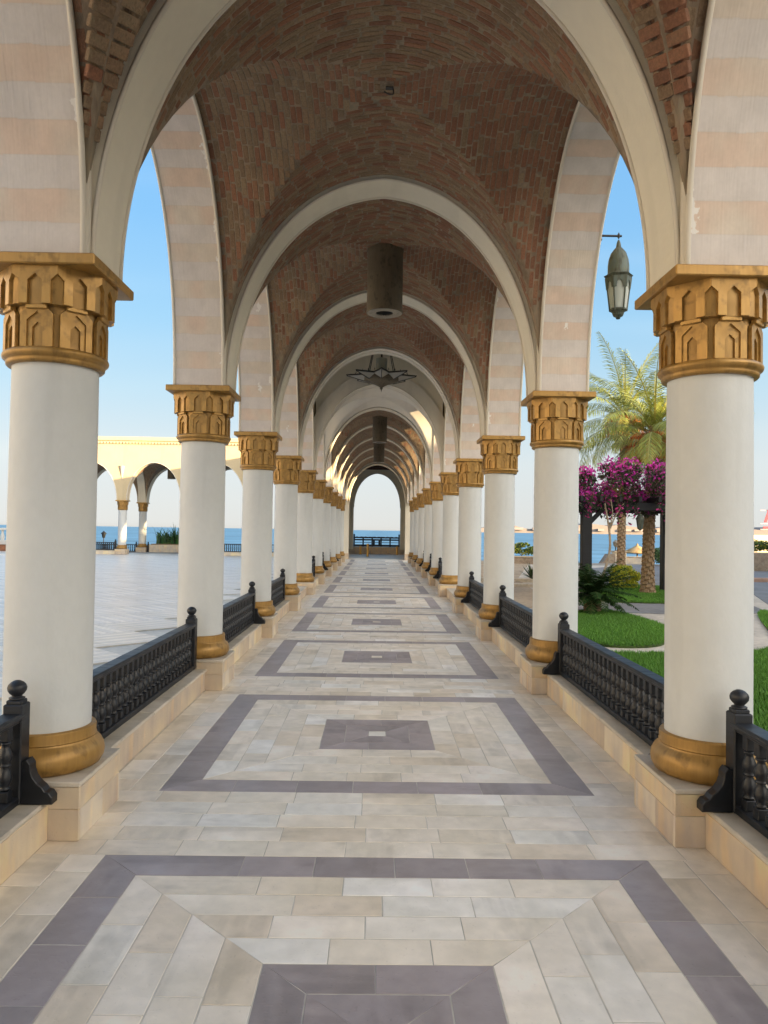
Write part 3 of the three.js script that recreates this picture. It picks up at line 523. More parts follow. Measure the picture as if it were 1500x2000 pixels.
{
  const w = thing('end_hall', 'shaded end hall closing the far end of the walk', 'hall', [0, 0, -42.6]);
  part('right_wall', box(0.3, 5.5, 7.7, 2.75, 2.75, 0), M.wall, w); part('left_wall', box(0.3, 5.5, 2.2, -2.75, 2.75, -2.7), M.wall, w);
  part('left_lintel', box(0.3, 1.2, 5.4, -2.75, 4.9, 1.2), M.wall, w); part('timber_ceiling', box(5.2, 0.14, 7.7, 0, 5.42, 0), M.timber, w);
  for (let i = 0; i < 5; i++) part('ceiling_beam', chamferBox(5.1, 0.16, 0.14, 0.01, 0, 5.26, -3 + i * 1.5), M.timber, w);
  const p = thing('parapet', 'low cream parapet under the dark railing at the far end', 'parapet', [0, 0, -46.7]); part('block', chamferBox(2.9, 0.40, 0.34, 0.01, 0, 0.201, 0), M.pedestal, p); part('coping', chamferBox(2.91, 0.05, 0.42, 0.01, 0, 0.427, 0), M.coping, p);
  const f = thing('railing', 'dark carved railing across the far archway before the sea', 'railing', [0, 0.453, -46.7]);
  for (const x of [-1.4, -0.84, -0.28, 0.28, 0.84, 1.4]) part('post', chamferBox(0.09, Math.abs(x) > 1.3 ? 0.78 : 0.62, 0.08, 0.005, x, (Math.abs(x) > 1.3 ? 0.78 : 0.62) / 2, 0), M.black, f);
  part('bottom_rail', chamferBox(2.72, 0.12, 0.07, 0.005, 0, 0.07, 0), M.black, f); part('middle_rail', chamferBox(2.72, 0.09, 0.07, 0.005, 0, 0.43, 0), M.black, f);
  const sc = []; for (let i = 0; i <= 40; i++) { const x = -1.36 + i * 0.068; sc.push([x, 0.60 + 0.028 * Math.abs(Math.sin(i * Math.PI / 4))]); } const crest = extrude([[-1.36, 0.52], [1.36, 0.52], ...sc.reverse()], 0.05); crest.translate(0, 0, -0.025); part('scalloped_top_rail', crest, M.black, f);
  for (let i = 0; i < 5; i++) { const x = -1.12 + i * 0.56; part('lattice_bar', chamferBox(0.46, 0.035, 0.03, 0.003, x, 0.26, 0), M.black, f); if (i === 2) for (const e of [-1, 1]) part('lattice_bar', chamferBox(0.12, 0.3, 0.03, 0.003, x + e * 0.17, 0.28, 0), M.black, f); }
  const brass = mat([0.70, 0.42, 0.12], { roughness: 0.35, metalness: 0.6 });
  [[-0.5, -42.4, 0.72, 'slim brass bollard standing left of centre in the end hall'], [-0.98, -45.9, 0.5, 'short brass bollard added in place of a warm light spot by the left end of the far parapet'], [1.25, -45.9, 0.5, 'short brass bollard added in place of a warm light spot by the right end of the far parapet']].forEach(([x, z, h, l]) => {  // the short bollards are added: their gold stands in for warm light spots
    const b = thing('bollard', l, 'bollard', [x, 0, z], 0, 'brass bollards of the end hall'); part('shaft', lathe([[0, 0], [0.09, 0], [0.09, 0.03], [0.06, 0.04], [0.06, h - 0.1], [0.075, h - 0.09], [0.075, h - 0.02], [0.04, h], [0, h]], 20), brass, b); part('collar', lathe([[0.06, h - 0.2], [0.068, h - 0.19], [0.068, h - 0.17], [0.06, h - 0.16]], 20), brass, b); });
}

// ------------------------------------------------------------------ lamps of the walk
{
  const body = lathe([[0.215, 0.0], [0.225, 0.005], [0.225, 0.03], [0.219, 0.035], [0.219, 0.76], [0.226, 0.765], [0.226, 0.80], [0.0, 0.80]], 40, 2), rim = lathe([[0.108, 0.02], [0.108, 0.0], [0.20, -0.004], [0.215, 0.001]], 40), well = lathe([[0.0, 0.46], [0.09, 0.44], [0.1085, 0.0]], 32);
  let first;
  [[2, 'cylinder ceiling lamp with dark hole below, nearest of the cylinder lamps'], [6, 'cylinder ceiling lamp in the far vaults, just past the white vault'], [8, 'farthest visible cylinder ceiling lamp, hung behind another one']].forEach(([k, label]) => {
    const pos = [0.03, YS + VB - 0.79, ZK(k) - S / 2];
    if (first) { copyOf(first, pos, 0, label, 'cylinder lamps of the walk'); return; }
    first = thing('ceiling_lamp', label, 'lamp', pos, 0, 'cylinder lamps of the walk'); part('body', body, M.lampMetal, first); part('bottom_rim', rim, M.lampRim, first); part('lamp_well', well, M.iron, first); part('ceiling_plate', lathe([[0, 0.795], [0.24, 0.795], [0.24, 0.815], [0, 0.815]], 32), M.iron, first);
  });
  const st = thing('star_lamp', 'large star shaped hanging lamp in the tower bay', 'chandelier', [0.03, 4.66, ZK(4) - S / 2]);
  const star = (R, q) => { const o = []; for (let i = 0; i < 16; i++) { const a = i / 16 * Math.PI * 2, rr = i % 2 ? R * q : R; o.push([Math.cos(a) * rr, Math.sin(a) * rr]); } return o; };
  const flat = (pts, d, y) => { const g = extrude(pts, d); g.rotateX(-Math.PI / 2); g.translate(0, y, 0); return g; };
  part('star_plate', flat(star(0.76, 0.55), 0.02, 0.18), M.iron, st);
  for (let i = 0; i < 8; i++) { const a = i / 8 * Math.PI * 2, m = new MB(), tip = V(0.74, 0.17, 0), l = V(0.36, 0.165, -0.16), r2 = V(0.36, 0.165, 0.16), d = V(0.36, 0.06, 0); m.tri(tip, l, d); m.tri(tip, d, r2); const g = m.geo(); g.rotateY(a); part('glass_point', g, M.starGlass, st);
    const e = tube([[0.36, 0.06, 0], [0.55, 0.115, 0], [0.745, 0.172, 0]], 0.011, 6, 5); e.rotateY(a); part('point_rib', e, M.iron, st); }
  part('bowl', lathe([[0, -0.18], [0.012, -0.12], [0.03, -0.10], [0.03, -0.07], [0.08, -0.04], [0.16, 0.0], [0.26, 0.03], [0.37, 0.07], [0.38, 0.17]], 24), M.lampMetal, st);
  for (let i = 0; i < 4; i++) { const a = Math.PI / 4 + i * Math.PI / 2; part('rod', tube([[Math.cos(a) * 0.4, 0.2, Math.sin(a) * 0.4], [Math.cos(a) * 0.2, 0.9, Math.sin(a) * 0.2], [0, 1.6, 0]], 0.009, 8, 5), M.iron, st); }
  part('stem', lathe([[0.02, 0.19], [0.02, 3.94]], 10), M.iron, st); part('lamp_drum', lathe([[0.12, 0.2], [0.12, 0.55], [0.0, 0.58]], 16), M.frosted, st);
  for (let i = 0; i < 48; i++) { const a = i / 48 * Math.PI * 2, g = new THREE.ConeGeometry(0.009, 0.05, 5); g.translate(0, 0.225, 0); const R = 0.56; g.translate(Math.cos(a) * R, 0, Math.sin(a) * R); if (i % 2 === 0) part('spike', g, M.iron, st); }
}
// hanging lantern on the garden side
{
  const t = thing('hanging_lantern', 'green weathered metal lantern hanging from a bracket outside the right arcade', 'lantern', [2.34, 3.67, -7.36]);
  const six = (r0, r1, y0, y1) => { const g = new THREE.CylinderGeometry(r1, r0, y1 - y0, 6, 1, true); g.rotateY(0.35); g.translate(0, (y0 + y1) / 2, 0); return boxUV(g); };
  part('glass_body', six(0.079, 0.118, 0.09, 0.40), M.frosted, t);
  for (let i = 0; i < 6; i++) { const a = 0.35 + i * Math.PI / 3, s = Math.sin, c = Math.cos; part('corner_bar', tube([[s(a) * 0.082, 0.08, c(a) * 0.082], [s(a) * 0.101, 0.25, c(a) * 0.101], [s(a) * 0.122, 0.41, c(a) * 0.122]], 0.008, 6, 5), M.verdigris, t);
    const w = 0.122, pl = extrude([[-w / 2, 0.11], [w / 2, 0.11], [w / 2 - 0.006, 0], [w / 2 - 0.03, 0], [w / 2 - 0.036, 0.05], [0, 0.075], [-w / 2 + 0.036, 0.05], [-w / 2 + 0.03, 0], [-w / 2 + 0.006, 0]].reverse(), 0.006); pl.rotateX(0.11); pl.translate(0, 0.30, 0.098); pl.rotateY(a + Math.PI / 6); part('fretwork', pl, M.verdigris, t); }
  part('bottom_cup', lathe([[0, -0.0], [0.02, 0.004], [0.024, 0.02], [0.045, 0.03], [0.055, 0.05], [0.06, 0.07], [0.084, 0.085], [0.086, 0.1], [0.0, 0.1]], 12), M.verdigris, t);
  part('crown_rim', six(0.118, 0.142, 0.40, 0.435), M.verdigris, t); part('cap', lathe([[0.128, 0.43], [0.118, 0.44], [0.104, 0.46], [0.103, 0.54], [0.095, 0.60], [0.075, 0.66], [0.045, 0.70], [0.026, 0.72], [0.02, 0.76], [0.01, 0.79], [0, 0.80]], 14), M.verdigris, t);
  part('arm', tube([[-0.40, 0.835, 0], [-0.2, 0.835, 0], [0.03, 0.835, 0]], 0.011, 8, 6), M.iron, t); part('arm_tip', lathe([[0, 0.80], [0.016, 0.83], [0.012, 0.85], [0, 0.875]], 10), M.iron, t); part('scroll', tube([[-0.19, 0.83, 0], [-0.17, 0.80, 0], [-0.19, 0.775, 0], [-0.21, 0.79, 0]], 0.006, 12, 5), M.iron, t);
  part('wall_plate', chamferBox(0.02, 0.2, 0.08, 0.003, -0.322, 0.80, 0), M.iron, t);
}
// ------------------------------------------------------------------ the land and the sea
{
  const s = new THREE.Shape([[-130, 90], [130, 90], [130, -45], [60, -45], [30, -43], [17, -40.5], [10.5, -41], [4, -43], [-2, -48.2], [-13, -49], [-40, -49.5], [-130, -52]].map(([x, z]) => new THREE.Vector2(x, -z)));
  const g = new THREE.ExtrudeGeometry(s, { depth: 8, bevelEnabled: false }); g.rotateX(-Math.PI / 2); g.translate(0, -8.13, 0);
  structure('ground', boxUV(g), M.ground);
  const w = new THREE.PlaneGeometry(12000, 5000, 1, 1); w.rotateX(-Math.PI / 2); w.translate(0, -7, -2540); const u = w.attributes.uv, p = w.attributes.position; for (let i = 0; i < u.count; i++) u.setXY(i, p.getX(i), p.getZ(i));
  structure('sea', w, M.sea);
}
// far shore, low and pale beyond the water
{
  const r = rng(910), pts = [[-10, 0]]; for (let i = 0; i <= 60; i++) pts.push([i * 60, 24 + 16 * r() + (i > 6 ? 14 : 0) + 10 * Math.sin(i * 0.7)]); pts.push([3660, 0]);
  const g = extrude(pts.reverse(), 200); g.translate(560, -9, -4300); structure('far_shore', g, mat([0.26, 0.225, 0.215], { map: T.pave }));
  for (let i = 0; i < 12; i++) { const x = 760 + i * 110 + r() * 60; single('far_building', box(28 + 40 * r(), 8 + 8 * r(), 20, x, 16, -4090), mat([0.30, 0.25, 0.23]), `tiny pale building on the far shore, ${ORD[i + 1]} from the left`, 'building', 'buildings on the far shore'); }
}
// ------------------------------------------------------------------ plaza on the left
{
  structure('plaza', box(21.8, 0.05, 60, -12.9, -0.052, -13.2), M.plazaBase);
  const r = rng(77), list = [], a = 1.08, n = 9, w = a / n, c = Math.SQRT1_2;
  for (let i = -45; i < 45; i++) for (let j = -45; j < 45; j++) {
    const cx = (i + 0.5) * a, cz = (j + 0.5) * a, X = (cx - cz) * c - 12, Z = (cx + cz) * c - 18;
    if (X > -2.9 || X < -22.8 || Z > 4 || Z < -42.2) continue;
    for (let q = 0; q < n; q++) { const o = (q + 0.5) * w - a / 2, odd = (i + j) & 1, lx = odd ? o : 0, lz = odd ? 0 : o; list.push([X + (lx - lz) * c, Z + (lx + lz) * c, odd ? Math.PI / 2 : 0, 0.80 + 0.08 * r(), q % 2]); }
  }
  const g = chamferBox(a - 0.008, 0.02, w - 0.010, 0.003), im = new THREE.InstancedMesh(g, M.plaza, list.length), m = new THREE.Matrix4(), col = new THREE.Color();
  list.forEach(([x, z, t, v, q], i) => { m.makeRotationY(t - Math.PI / 4); m.setPosition(x, -0.018 + (hash(i, 3, 7) - 0.5) * 0.002, z); im.setMatrixAt(i, m); const warm = sstep(fbm((x + 40) / 80, (z + 60) / 80, 6, 6, 3, 5), 0.45, 0.6); im.setColorAt(i, col.setRGB(v * (q ? 1.04 : 0.86), v * (q ? 1.03 : 0.87) - 0.02 * warm, v * (q ? 1.00 : 0.88) - 0.06 * warm)); });
  im.name = 'plaza_paving'; im.userData = { kind: 'stuff', label: 'pale glossy paving strips laid in turned squares across the plaza', category: 'paving' }; im.receiveShadow = true; im.castShadow = true; scene.add(im);
}
// ------------------------------------------------------------------ second arcade across the plaza
{
  const xs = [-17.12, -13.70, -10.28, -6.86, -3.44], turn = Math.PI / 2;
  const nm = ['far left end', 'second', 'third', 'fourth', 'fifth'];
  for (const [z, row] of [[-40.4, 'front'], [-43.9, 'back']]) xs.forEach((x, i) => copyOf(farCol, [x, 0, z], 0, `white column in the ${row} row of the arcade across the plaza, ${i ? nm[i] + ' from the left' : 'at its left end'}`, 'columns of the arcade across the plaza'));
  for (let i = 0; i < 4; i++) {
    const x = xs[i] + S / 2, w = ['left end', 'second', 'third', 'right end'][i];
    for (const [z, t, side] of [[-40.4, -Math.PI / 2, 'front'], [-43.9, Math.PI / 2, 'back']]) { void side; const a = makeArcadeWall(soffitPlain, `cream arch wall with dentil cornice, ${w} bay, ${side} of the arcade across the plaza`, [x, 0, z], z < -42 ? Math.PI / 2 : -Math.PI / 2, 'arch walls of the arcade across the plaza'); void t; a.rotation.y = side === 'front' ? Math.PI / 2 * 1 : -Math.PI / 2; a.rotation.y += Math.PI; }
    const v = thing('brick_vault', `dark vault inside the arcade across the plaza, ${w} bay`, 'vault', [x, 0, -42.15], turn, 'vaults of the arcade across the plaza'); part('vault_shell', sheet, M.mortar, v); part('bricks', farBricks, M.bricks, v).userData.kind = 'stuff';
    thing('roof', `flat roof over the arcade across the plaza, ${w} bay`, 'roof', [x, ROOF, -42.15], turn, 'roof slabs of the arcade across the plaza').add(new THREE.Mesh(box(3.0, 0.16, S - 0.004, 0, 0.08, 0), M.wall)); scene.children.at(-1).children[0].name = 'slab';
  }
  xs.forEach((x, i) => { const t = thing('transverse_arch', `cream arch inside the arcade across the plaza, ${ORD[i + 1]} from its left end`, 'arch', [x, 0, -42.15], turn, 'cross arches of the arcade across the plaza'); part('arch_band', ribGeo.band, M.rib, t); });
  const lamp = thing('ceiling_lamp', 'cylinder lamp hanging in the arcade across the plaza', 'lamp', [-11.6, YS + VB - 0.79, -42.15]); part('body', lathe([[0, 0], [0.219, 0], [0.219, 0.80], [0, 0.80]], 24), M.lampMetal, lamp); part('bottom_rim', lathe([[0.18, -0.004], [0.22, -0.004], [0.222, 0.02]], 24), M.lampRim, lamp);
  for (const [i, l] of [[0, 'between the two leftmost columns'], [2, 'between the third and fourth columns'], [3, 'at its right end']]) { const x = xs[i] + S / 2;
    const w = makeLowWall(false, `pinkish stone low wall of the arcade across the plaza, ${l}`, [x, 0, -40.4], turn, 'low walls of the arcade across the plaza'); void w; makeBalustrade(false, `black balustrade of the arcade across the plaza, ${l}`, [x, 0.2055, -40.4], turn, 'balustrades of the arcade across the plaza'); }
  for (const [i, l] of [[0, 'behind the two leftmost columns'], [1, 'behind the second bay']]) makeBalustrade(false, `black balustrade on the sea side of the far arcade, ${l}`, [xs[i] + S / 2, 0.02, -43.9], turn, 'balustrades of the arcade across the plaza');
  for (const [x, l] of [[-13.70, 'above the second column from the left'], [-6.86, 'above the fourth column from the left']]) { const w = thing('wall_light', `pale cone wall light on the far arcade front, ${l}`, 'wall light', [x, 3.95, -40.17], 0, 'cone wall lights'); part('cone', lathe([[0.005, 0], [0.05, 0.3], [0.13, 0.78], [0.15, 0.8], [0.0, 0.74]], 12), M.coping, w); part('bracket', chamferBox(0.08, 0.3, 0.06, 0.01, 0, 0.5, -0.06), M.coping, w); }
  const pl = thing('planter', 'cream stone planter beside the arcade across the plaza', 'planter', [-12.35, 0, -44.6]); part('wall', chamferBox(1.9, 0.46, 1.5, 0.02, 0, 0.231, 0), M.pedestalPale, pl); part('soil', box(1.7, 0.04, 1.3, 0, 0.475, 0), M.trunk, pl);
  // reedy shrub in it
  const r = rng(31), mb = new MB(); for (let i = 0; i < 120; i++) { const a = r() * 6.28, L = 0.7 + 1.0 * r(), out = 0.3 + 1.1 * r(), b = V((r() - 0.5) * 1.3, 0, (r() - 0.5) * 0.9), c = [0.03 + 0.05 * r(), 0.10 + 0.08 * r(), 0.035], w = 0.045 + 0.035 * r(); let p = b.clone(); const sd = V(-Math.sin(a), 0, Math.cos(a)); for (let q = 0; q < 4; q++) { const t = (q + 1) / 4, nx = b.clone().add(V(Math.cos(a) * out * t * t, L * (t - 0.25 * t * t * out * 2), Math.sin(a) * out * t * t)), w0 = w * (1 - q / 4), w1 = w * (1 - t); mb.quad(p.clone().addScaledVector(sd, -w0), p.clone().addScaledVector(sd, w0), nx.clone().addScaledVector(sd, w1), nx.clone().addScaledVector(sd, -w1), c); p = nx; } }
  single('leafy_shrub', mb.geo(), M.leaf, 'green strap-leaved shrub growing from the planter across the plaza', 'shrub', undefined, [-12.35, 0.48, -44.6]);
  const gl = thing('garden_lamp', 'small dark lamp on a post beyond the far balustrade', 'lamp', [-16.9, 0, -46.5]); part('post', lathe([[0.05, 0], [0.04, 0.1], [0.025, 0.2], [0.025, 0.75]], 10), M.iron, gl); part('lantern_head', lathe([[0.03, 0.75], [0.09, 0.78], [0.13, 1.0], [0.2, 1.03], [0.05, 1.15], [0, 1.2]], 8), M.iron, gl);
  // white balustrade at the left edge of the view
  const wb = thing('white_balustrade', 'white balustrade on a dark step at the far left edge of the plaza', 'balustrade', [-22.0, 0, -43.0]); part('step', chamferBox(5.5, 0.36, 0.5, 0.01, 0, 0.181, 0.2), M.timber, wb); part('base', chamferBox(5.5, 0.25, 0.3, 0.01, 0, 0.487, 0), M.whitePaint, wb); part('top_rail', chamferBox(5.5, 0.12, 0.3, 0.01, 0, 1.25, 0), M.whitePaint, wb);
  for (let i = 0; i < 9; i++) part('baluster', lathe([[0.09, 0.61], [0.12, 0.75], [0.11, 0.85], [0.06, 1.05], [0.08, 1.19]], 10), M.whitePaint, wb, [-2.4 + i * 0.6, 0, 0]);
}
// ------------------------------------------------------------------ garden on the right: lawns, paths, road
const LG = -0.13;
function flat(pts, y0, y1) { const s = new THREE.Shape(new THREE.SplineCurve(pts.map(([x, z]) => new THREE.Vector2(x, -z))).getPoints(pts.length * 5)); const g = new THREE.ExtrudeGeometry(s, { depth: y1 - y0, bevelEnabled: false }); g.rotateX(-Math.PI / 2); g.translate(0, y0, 0); return boxUV(g); }
function flatP(pts, y0, y1) { const s = new THREE.Shape(pts.map(([x, z]) => new THREE.Vector2(x, -z))); const g = new THREE.ExtrudeGeometry(s, { depth: y1 - y0, bevelEnabled: false }); g.rotateX(-Math.PI / 2); g.translate(0, y0, 0); return boxUV(g); }
{
  structure('path', flatP([[2.05, 5], [14, 5], [20, -30], [18, -38], [2.05, -38]], LG - 0.02, LG + 0.012), M.path);
  structure('road', flatP([[9.0, 4], [20, 4], [34, -43], [13.2, -38.6], [8.6, -33], [7.4, -24.2], [9.6, -23.2], [11.3, -22.8], [8.9, -16.6]], LG - 0.01, LG + 0.020), M.road);
  structure('cobbled_path', flatP([[3.9, -15.9], [6.2, -15.35], [8.4, -15.9], [8.8, -17.4], [5.6, -17.7], [3.9, -17.4]], LG, LG + 0.022), M.road);
  structure('pavement', flatP([[2.2, -16.2], [4.0, -16.4], [4.9, -26], [8.2, -40], [2.2, -40]], LG, LG + 0.024), mat([0.42, 0.33, 0.23], { map: T.pave }));
  const kb = thing('kerb', 'pale stone kerb edging the brown pavement behind the right columns', 'kerb', [4.2, LG, -24.6]); part('kerb_stone', chamferBox(2.9, 0.14, 0.2, 0.01, 0, 0.07, 0), M.path, kb); part('kerb_stone', chamferBox(2.9, 0.12, 0.2, 0.01, 0.2, 0.06, 2.2), M.path, kb);
  const lawns = [
    [[[3.25, -12.0], [3.3, -10.95], [3.95, -10.88], [4.45, -11.45], [5.05, -12.95], [5.0, -15.1], [4.7, -15.75], [4.1, -15.3], [3.4, -14.2]], 1],
    [[[2.25, -3.5], [2.25, -9.8], [3.2, -10.15], [3.95, -10.15], [5.2, -10.4], [6.3, -10.9], [6.5, -7], [6.0, -3.5]], 0],
    [[[5.5, -18.0], [6.2, -17.65], [6.95, -17.65], [8.6, -18.1], [9.2, -20.5], [9.0, -22.4], [7.8, -23.4], [6.2, -21.8], [5.6, -20]], 1],
    [[[6.4, -12.0], [8.0, -15.6], [8.6, -15.4], [10.2, -11.0], [9.5, -7.5], [6.9, -7.2], [6.75, -11.0]], 0],
  ];
  const r = rng(808), blades = [];
  const inside = (p, x, z) => { let c = false; for (let i = 0, j = p.length - 1; i < p.length; j = i++) { const [a, b] = [p[i], p[j]]; if ((a[1] > z) !== (b[1] > z) && x < (b[0] - a[0]) * (z - a[1]) / (b[1] - a[1]) + a[0]) c = !c; } return c; };
  lawns.forEach(([pts]) => { structure('lawn', flat(pts, LG, LG + 0.045), M.soil); const poly = new THREE.SplineCurve(pts.map(([x, z]) => new THREE.Vector2(x, z))).getPoints(60).map((q) => [q.x, q.y]); const xs = poly.map((q) => q[0]), zs = poly.map((q) => q[1]), x0 = Math.min(...xs), x1 = Math.max(...xs), z0 = Math.min(...zs), z1 = Math.max(...zs), n = (x1 - x0) * (z1 - z0) * 1500; for (let i = 0; i < n; i++) { const x = x0 + (x1 - x0) * r(), z = z0 + (z1 - z0) * r(); if (inside(poly, x, z)) blades.push([x, z]); } });
  const g = new MB(); for (let q = 0; q < 3; q++) { const a = q * 2.1, c = Math.cos(a), s = Math.sin(a), o = V(c * 0.012, 0, s * 0.012); g.tri(o.clone().add(V(-s * 0.006, 0, c * 0.006)), o.clone().add(V(s * 0.006, 0, -c * 0.006)), o.clone().add(V(c * 0.03, 0.05, s * 0.03))); }
  const im = new THREE.InstancedMesh(g.geo(), M.blade, blades.length), m = new THREE.Matrix4(), e = new THREE.Euler(), col = new THREE.Color();
  blades.forEach(([x, z], i) => { e.set((r() - 0.5) * 0.5, r() * 6.28, (r() - 0.5) * 0.5); m.makeRotationFromEuler(e); const k = 0.8 + 0.5 * r(); m.scale(V(k, k, k)); m.setPosition(x, LG + 0.043, z); im.setMatrixAt(i, m); const v = 0.75 + 0.5 * r() + 0.35 * (fbm((x + 20) / 40, (z + 40) / 60, 20, 30, 3, 4) - 0.5); im.setColorAt(i, col.setRGB(0.10 * v, 0.25 * v, 0.024 * v)); });
  im.name = 'grass'; im.userData = { kind: 'stuff', label: 'short green grass blades covering the garden lawns', category: 'grass' }; im.castShadow = true; im.receiveShadow = true; scene.add(im);
}
// ------------------------------------------------------------------ plants
function frondInto(mb, base, az, el0, L, droop, r, o) {   // arching rachis with two rows of leaflets
  const N = o.pairs, P = [base.clone()], D = []; let p = base.clone();
  for (let i = 0; i < N; i++) { const t = i / N, el = el0 - droop * Math.pow(t, 1.3), d = V(Math.cos(az) * Math.cos(el), Math.sin(el), Math.sin(az) * Math.cos(el)); D.push(d); p = p.clone().addScaledVector(d, L / N); P.push(p); }
  const side = V(-Math.sin(az), 0, Math.cos(az));
  for (let i = 0; i < N; i++) {
    const t = i / N, d = D[i], up = V().crossVectors(side, d).negate(), w = o.rw * (1 - 0.8 * t), c = o.rachis; if (up.y < 0 && el0 > 0.3 && t < 0.3) up.negate();
    mb.quad(P[i].clone().addScaledVector(side, -w), P[i].clone().addScaledVector(side, w), P[i + 1].clone().addScaledVector(side, w * 0.85), P[i + 1].clone().addScaledVector(side, -w * 0.85), c);
    if (t < o.start) continue;
    const ll = o.leaf * Math.pow(Math.sin(Math.PI * (0.18 + 0.78 * (t - o.start) / (1 - o.start))), 0.7) * (0.85 + 0.3 * r());
    for (const s of [-1, 1]) {
      const k = o.fwd + 0.3 * (r() - 0.5), dir = side.clone().multiplyScalar(s).addScaledVector(d, k).addScaledVector(up, o.vee + (r() - 0.5) * 0.5).normalize(), e1 = P[i].clone().addScaledVector(dir, ll * 0.55), e2 = e1.clone().addScaledVector(dir, ll * 0.45); e2.y -= ll * o.sag; const v = 0.7 + 0.6 * r(), col = [o.color[0] * v, o.color[1] * v, o.color[2] * v], wd = V().crossVectors(dir, up).normalize().multiplyScalar(o.lw);
      mb.quad(P[i].clone().addScaledVector(wd, -0.5), P[i].clone().addScaledVector(wd, 0.5), e1.clone().addScaledVector(wd, 0.9), e1.clone().addScaledVector(wd, -0.9), col); mb.tri(e1.clone().addScaledVector(wd, -0.9), e1.clone().addScaledVector(wd, 0.9), e2, col);
    }
  }
}
function palm(label, pos, H, lean, seed, frondL, count, r0, r1) {
  const t = thing('palm_tree', label, 'palm tree', pos, 0, 'date palms of the garden'), r = rng(seed), top = V(lean[0], H, lean[1]);
  const path = (y) => { const k = y / H; return V(lean[0] * k * k, y, lean[1] * k * k); };
  const rad = (y) => { const k = y / H; return r0 + (r1 - r0) * Math.min(1, k * 1.15) + 0.10 * r0 * Math.exp(-y * 3.5) * 4; };
  const core = []; for (let i = 0; i <= 16; i++) { const y = H * i / 16; core.push(y); }
  const tg = []; for (let i = 0; i < 16; i++) { const c = new THREE.CylinderGeometry(rad(core[i + 1]), rad(core[i]), H / 16 + 0.02, 14, 1, true), mid = path((core[i] + core[i + 1]) / 2); c.translate(mid.x, mid.y, mid.z); tg.push(boxUV(c)); } part('trunk', merge(tg), M.trunk, t);
  const bt = []; let y = 0.05, a = 0; while (y < H) { const c = path(y), R = rad(y); a += 2.39996; const b = chamferBox(0.15 * (R / 0.17), 0.09, 0.04, 0.014); b.rotateX(-0.28); b.translate(0, 0, R + 0.004); b.rotateY(a); b.translate(c.x, c.y, c.z); bt.push(b); y += 0.0165; } part('leaf_scars', merge(bt), M.trunk, t);
  const sk = new MB(), brown = { pairs: 16, rw: 0.03, rachis: [0.22, 0.14, 0.06], leaf: 0.22, start: 0.25, fwd: 0.9, vee: 0.2, sag: 0.3, lw: 0.012, color: [0.20, 0.14, 0.06] };
  for (let i = 0; i < 26; i++) frondInto(sk, top.clone().add(V(0, -0.15 - 0.55 * r(), 0)), i * 2.4, 0.2 - 1.0 * r(), 0.5 + 0.5 * r(), 1.2, r, brown); part('dry_leaf_skirt', sk.geo(), M.frond, t);
  const stubs = []; for (let i = 0; i < 40; i++) { const b = chamferBox(0.09, 0.34, 0.035, 0.01); b.translate(0, 0.14, 0); b.rotateX(0.65 + 0.3 * r()); b.translate(0, -0.62 + i * 0.019, rad(H) * 0.9); b.rotateY(i * 2.4); b.translate(top.x, top.y, top.z); stubs.push(b); } part('leaf_bases', merge(stubs), M.trunk, t);
  const o = { pairs: 64, rw: 0.03, rachis: [0.36, 0.33, 0.08], leaf: 0.48, start: 0.10, fwd: 0.95, vee: 0.55, sag: 0.2, lw: 0.013, color: [0.28, 0.32, 0.055] };
  for (let i = 0; i < count; i++) { const k = i / count, mb = new MB(), el = 1.38 - 1.55 * Math.pow(k, 0.85) + (r() - 0.5) * 0.2; frondInto(mb, top.clone().add(V(0, 0.22 - 0.3 * k, 0)), i * 2.39996 + r() * 0.3, el, frondL * (0.85 + 0.3 * r()), 0.75 + 0.75 * k + 0.3 * r(), r, o); part('frond', mb.geo(), M.frond, t); }
  for (let i = 0; i < 5; i++) { const mb = new MB(), a2 = i * 1.3 + 0.6, b = top.clone().add(V(0, 0.05, 0)); for (let q = 0; q < 26; q++) { let p = b.clone(); const az = a2 + (r() - 0.5) * 0.8, R = 0.35 + 0.45 * r(); for (let s = 0; s < 5; s++) { const tt = (s + 1) / 5, nx = b.clone().add(V(Math.cos(az) * R * Math.sqrt(tt), 0.25 * Math.sin(tt * 2.6) - 0.75 * tt * tt, Math.sin(az) * R * Math.sqrt(tt))), c = [0.55, 0.20, 0.03]; mb.quad(p.clone().add(V(-0.008, 0, 0)), p.clone().add(V(0.008, 0, 0)), nx.clone().add(V(0.008, 0, 0)), nx.clone().add(V(-0.008, 0, 0)), c); if (s > 1) for (let f = 0; f < 3; f++) { const q2 = nx.clone().add(V((r() - 0.5) * 0.06, (r() - 0.5) * 0.06, (r() - 0.5) * 0.06)), k = 0.016, fc = [0.42, 0.09, 0.02]; mb.tri(q2.clone().add(V(-k, 0, 0)), q2.clone().add(V(k, 0, k)), q2.clone().add(V(0, k * 1.6, 0)), fc); mb.tri(q2.clone().add(V(-k, 0, 0)), q2.clone().add(V(k, 0, k)), q2.clone().add(V(0, -k * 1.6, 0)), fc); } p = nx; } } part('date_cluster', mb.geo(), M.frond, t); }
  return t;
}
palm('tall date palm with sunlit crown behind the bougainvillea, left of the two', [8.83, LG, -26.97], 5.75, [0.1, 0], 1, 3.1, 34, 0.13, 0.11);
palm('nearer date palm with orange date clusters, right of the two', [7.37, LG, -20.3], 4.25, [0.12, 0.1], 2, 2.5, 36, 0.145, 0.115);
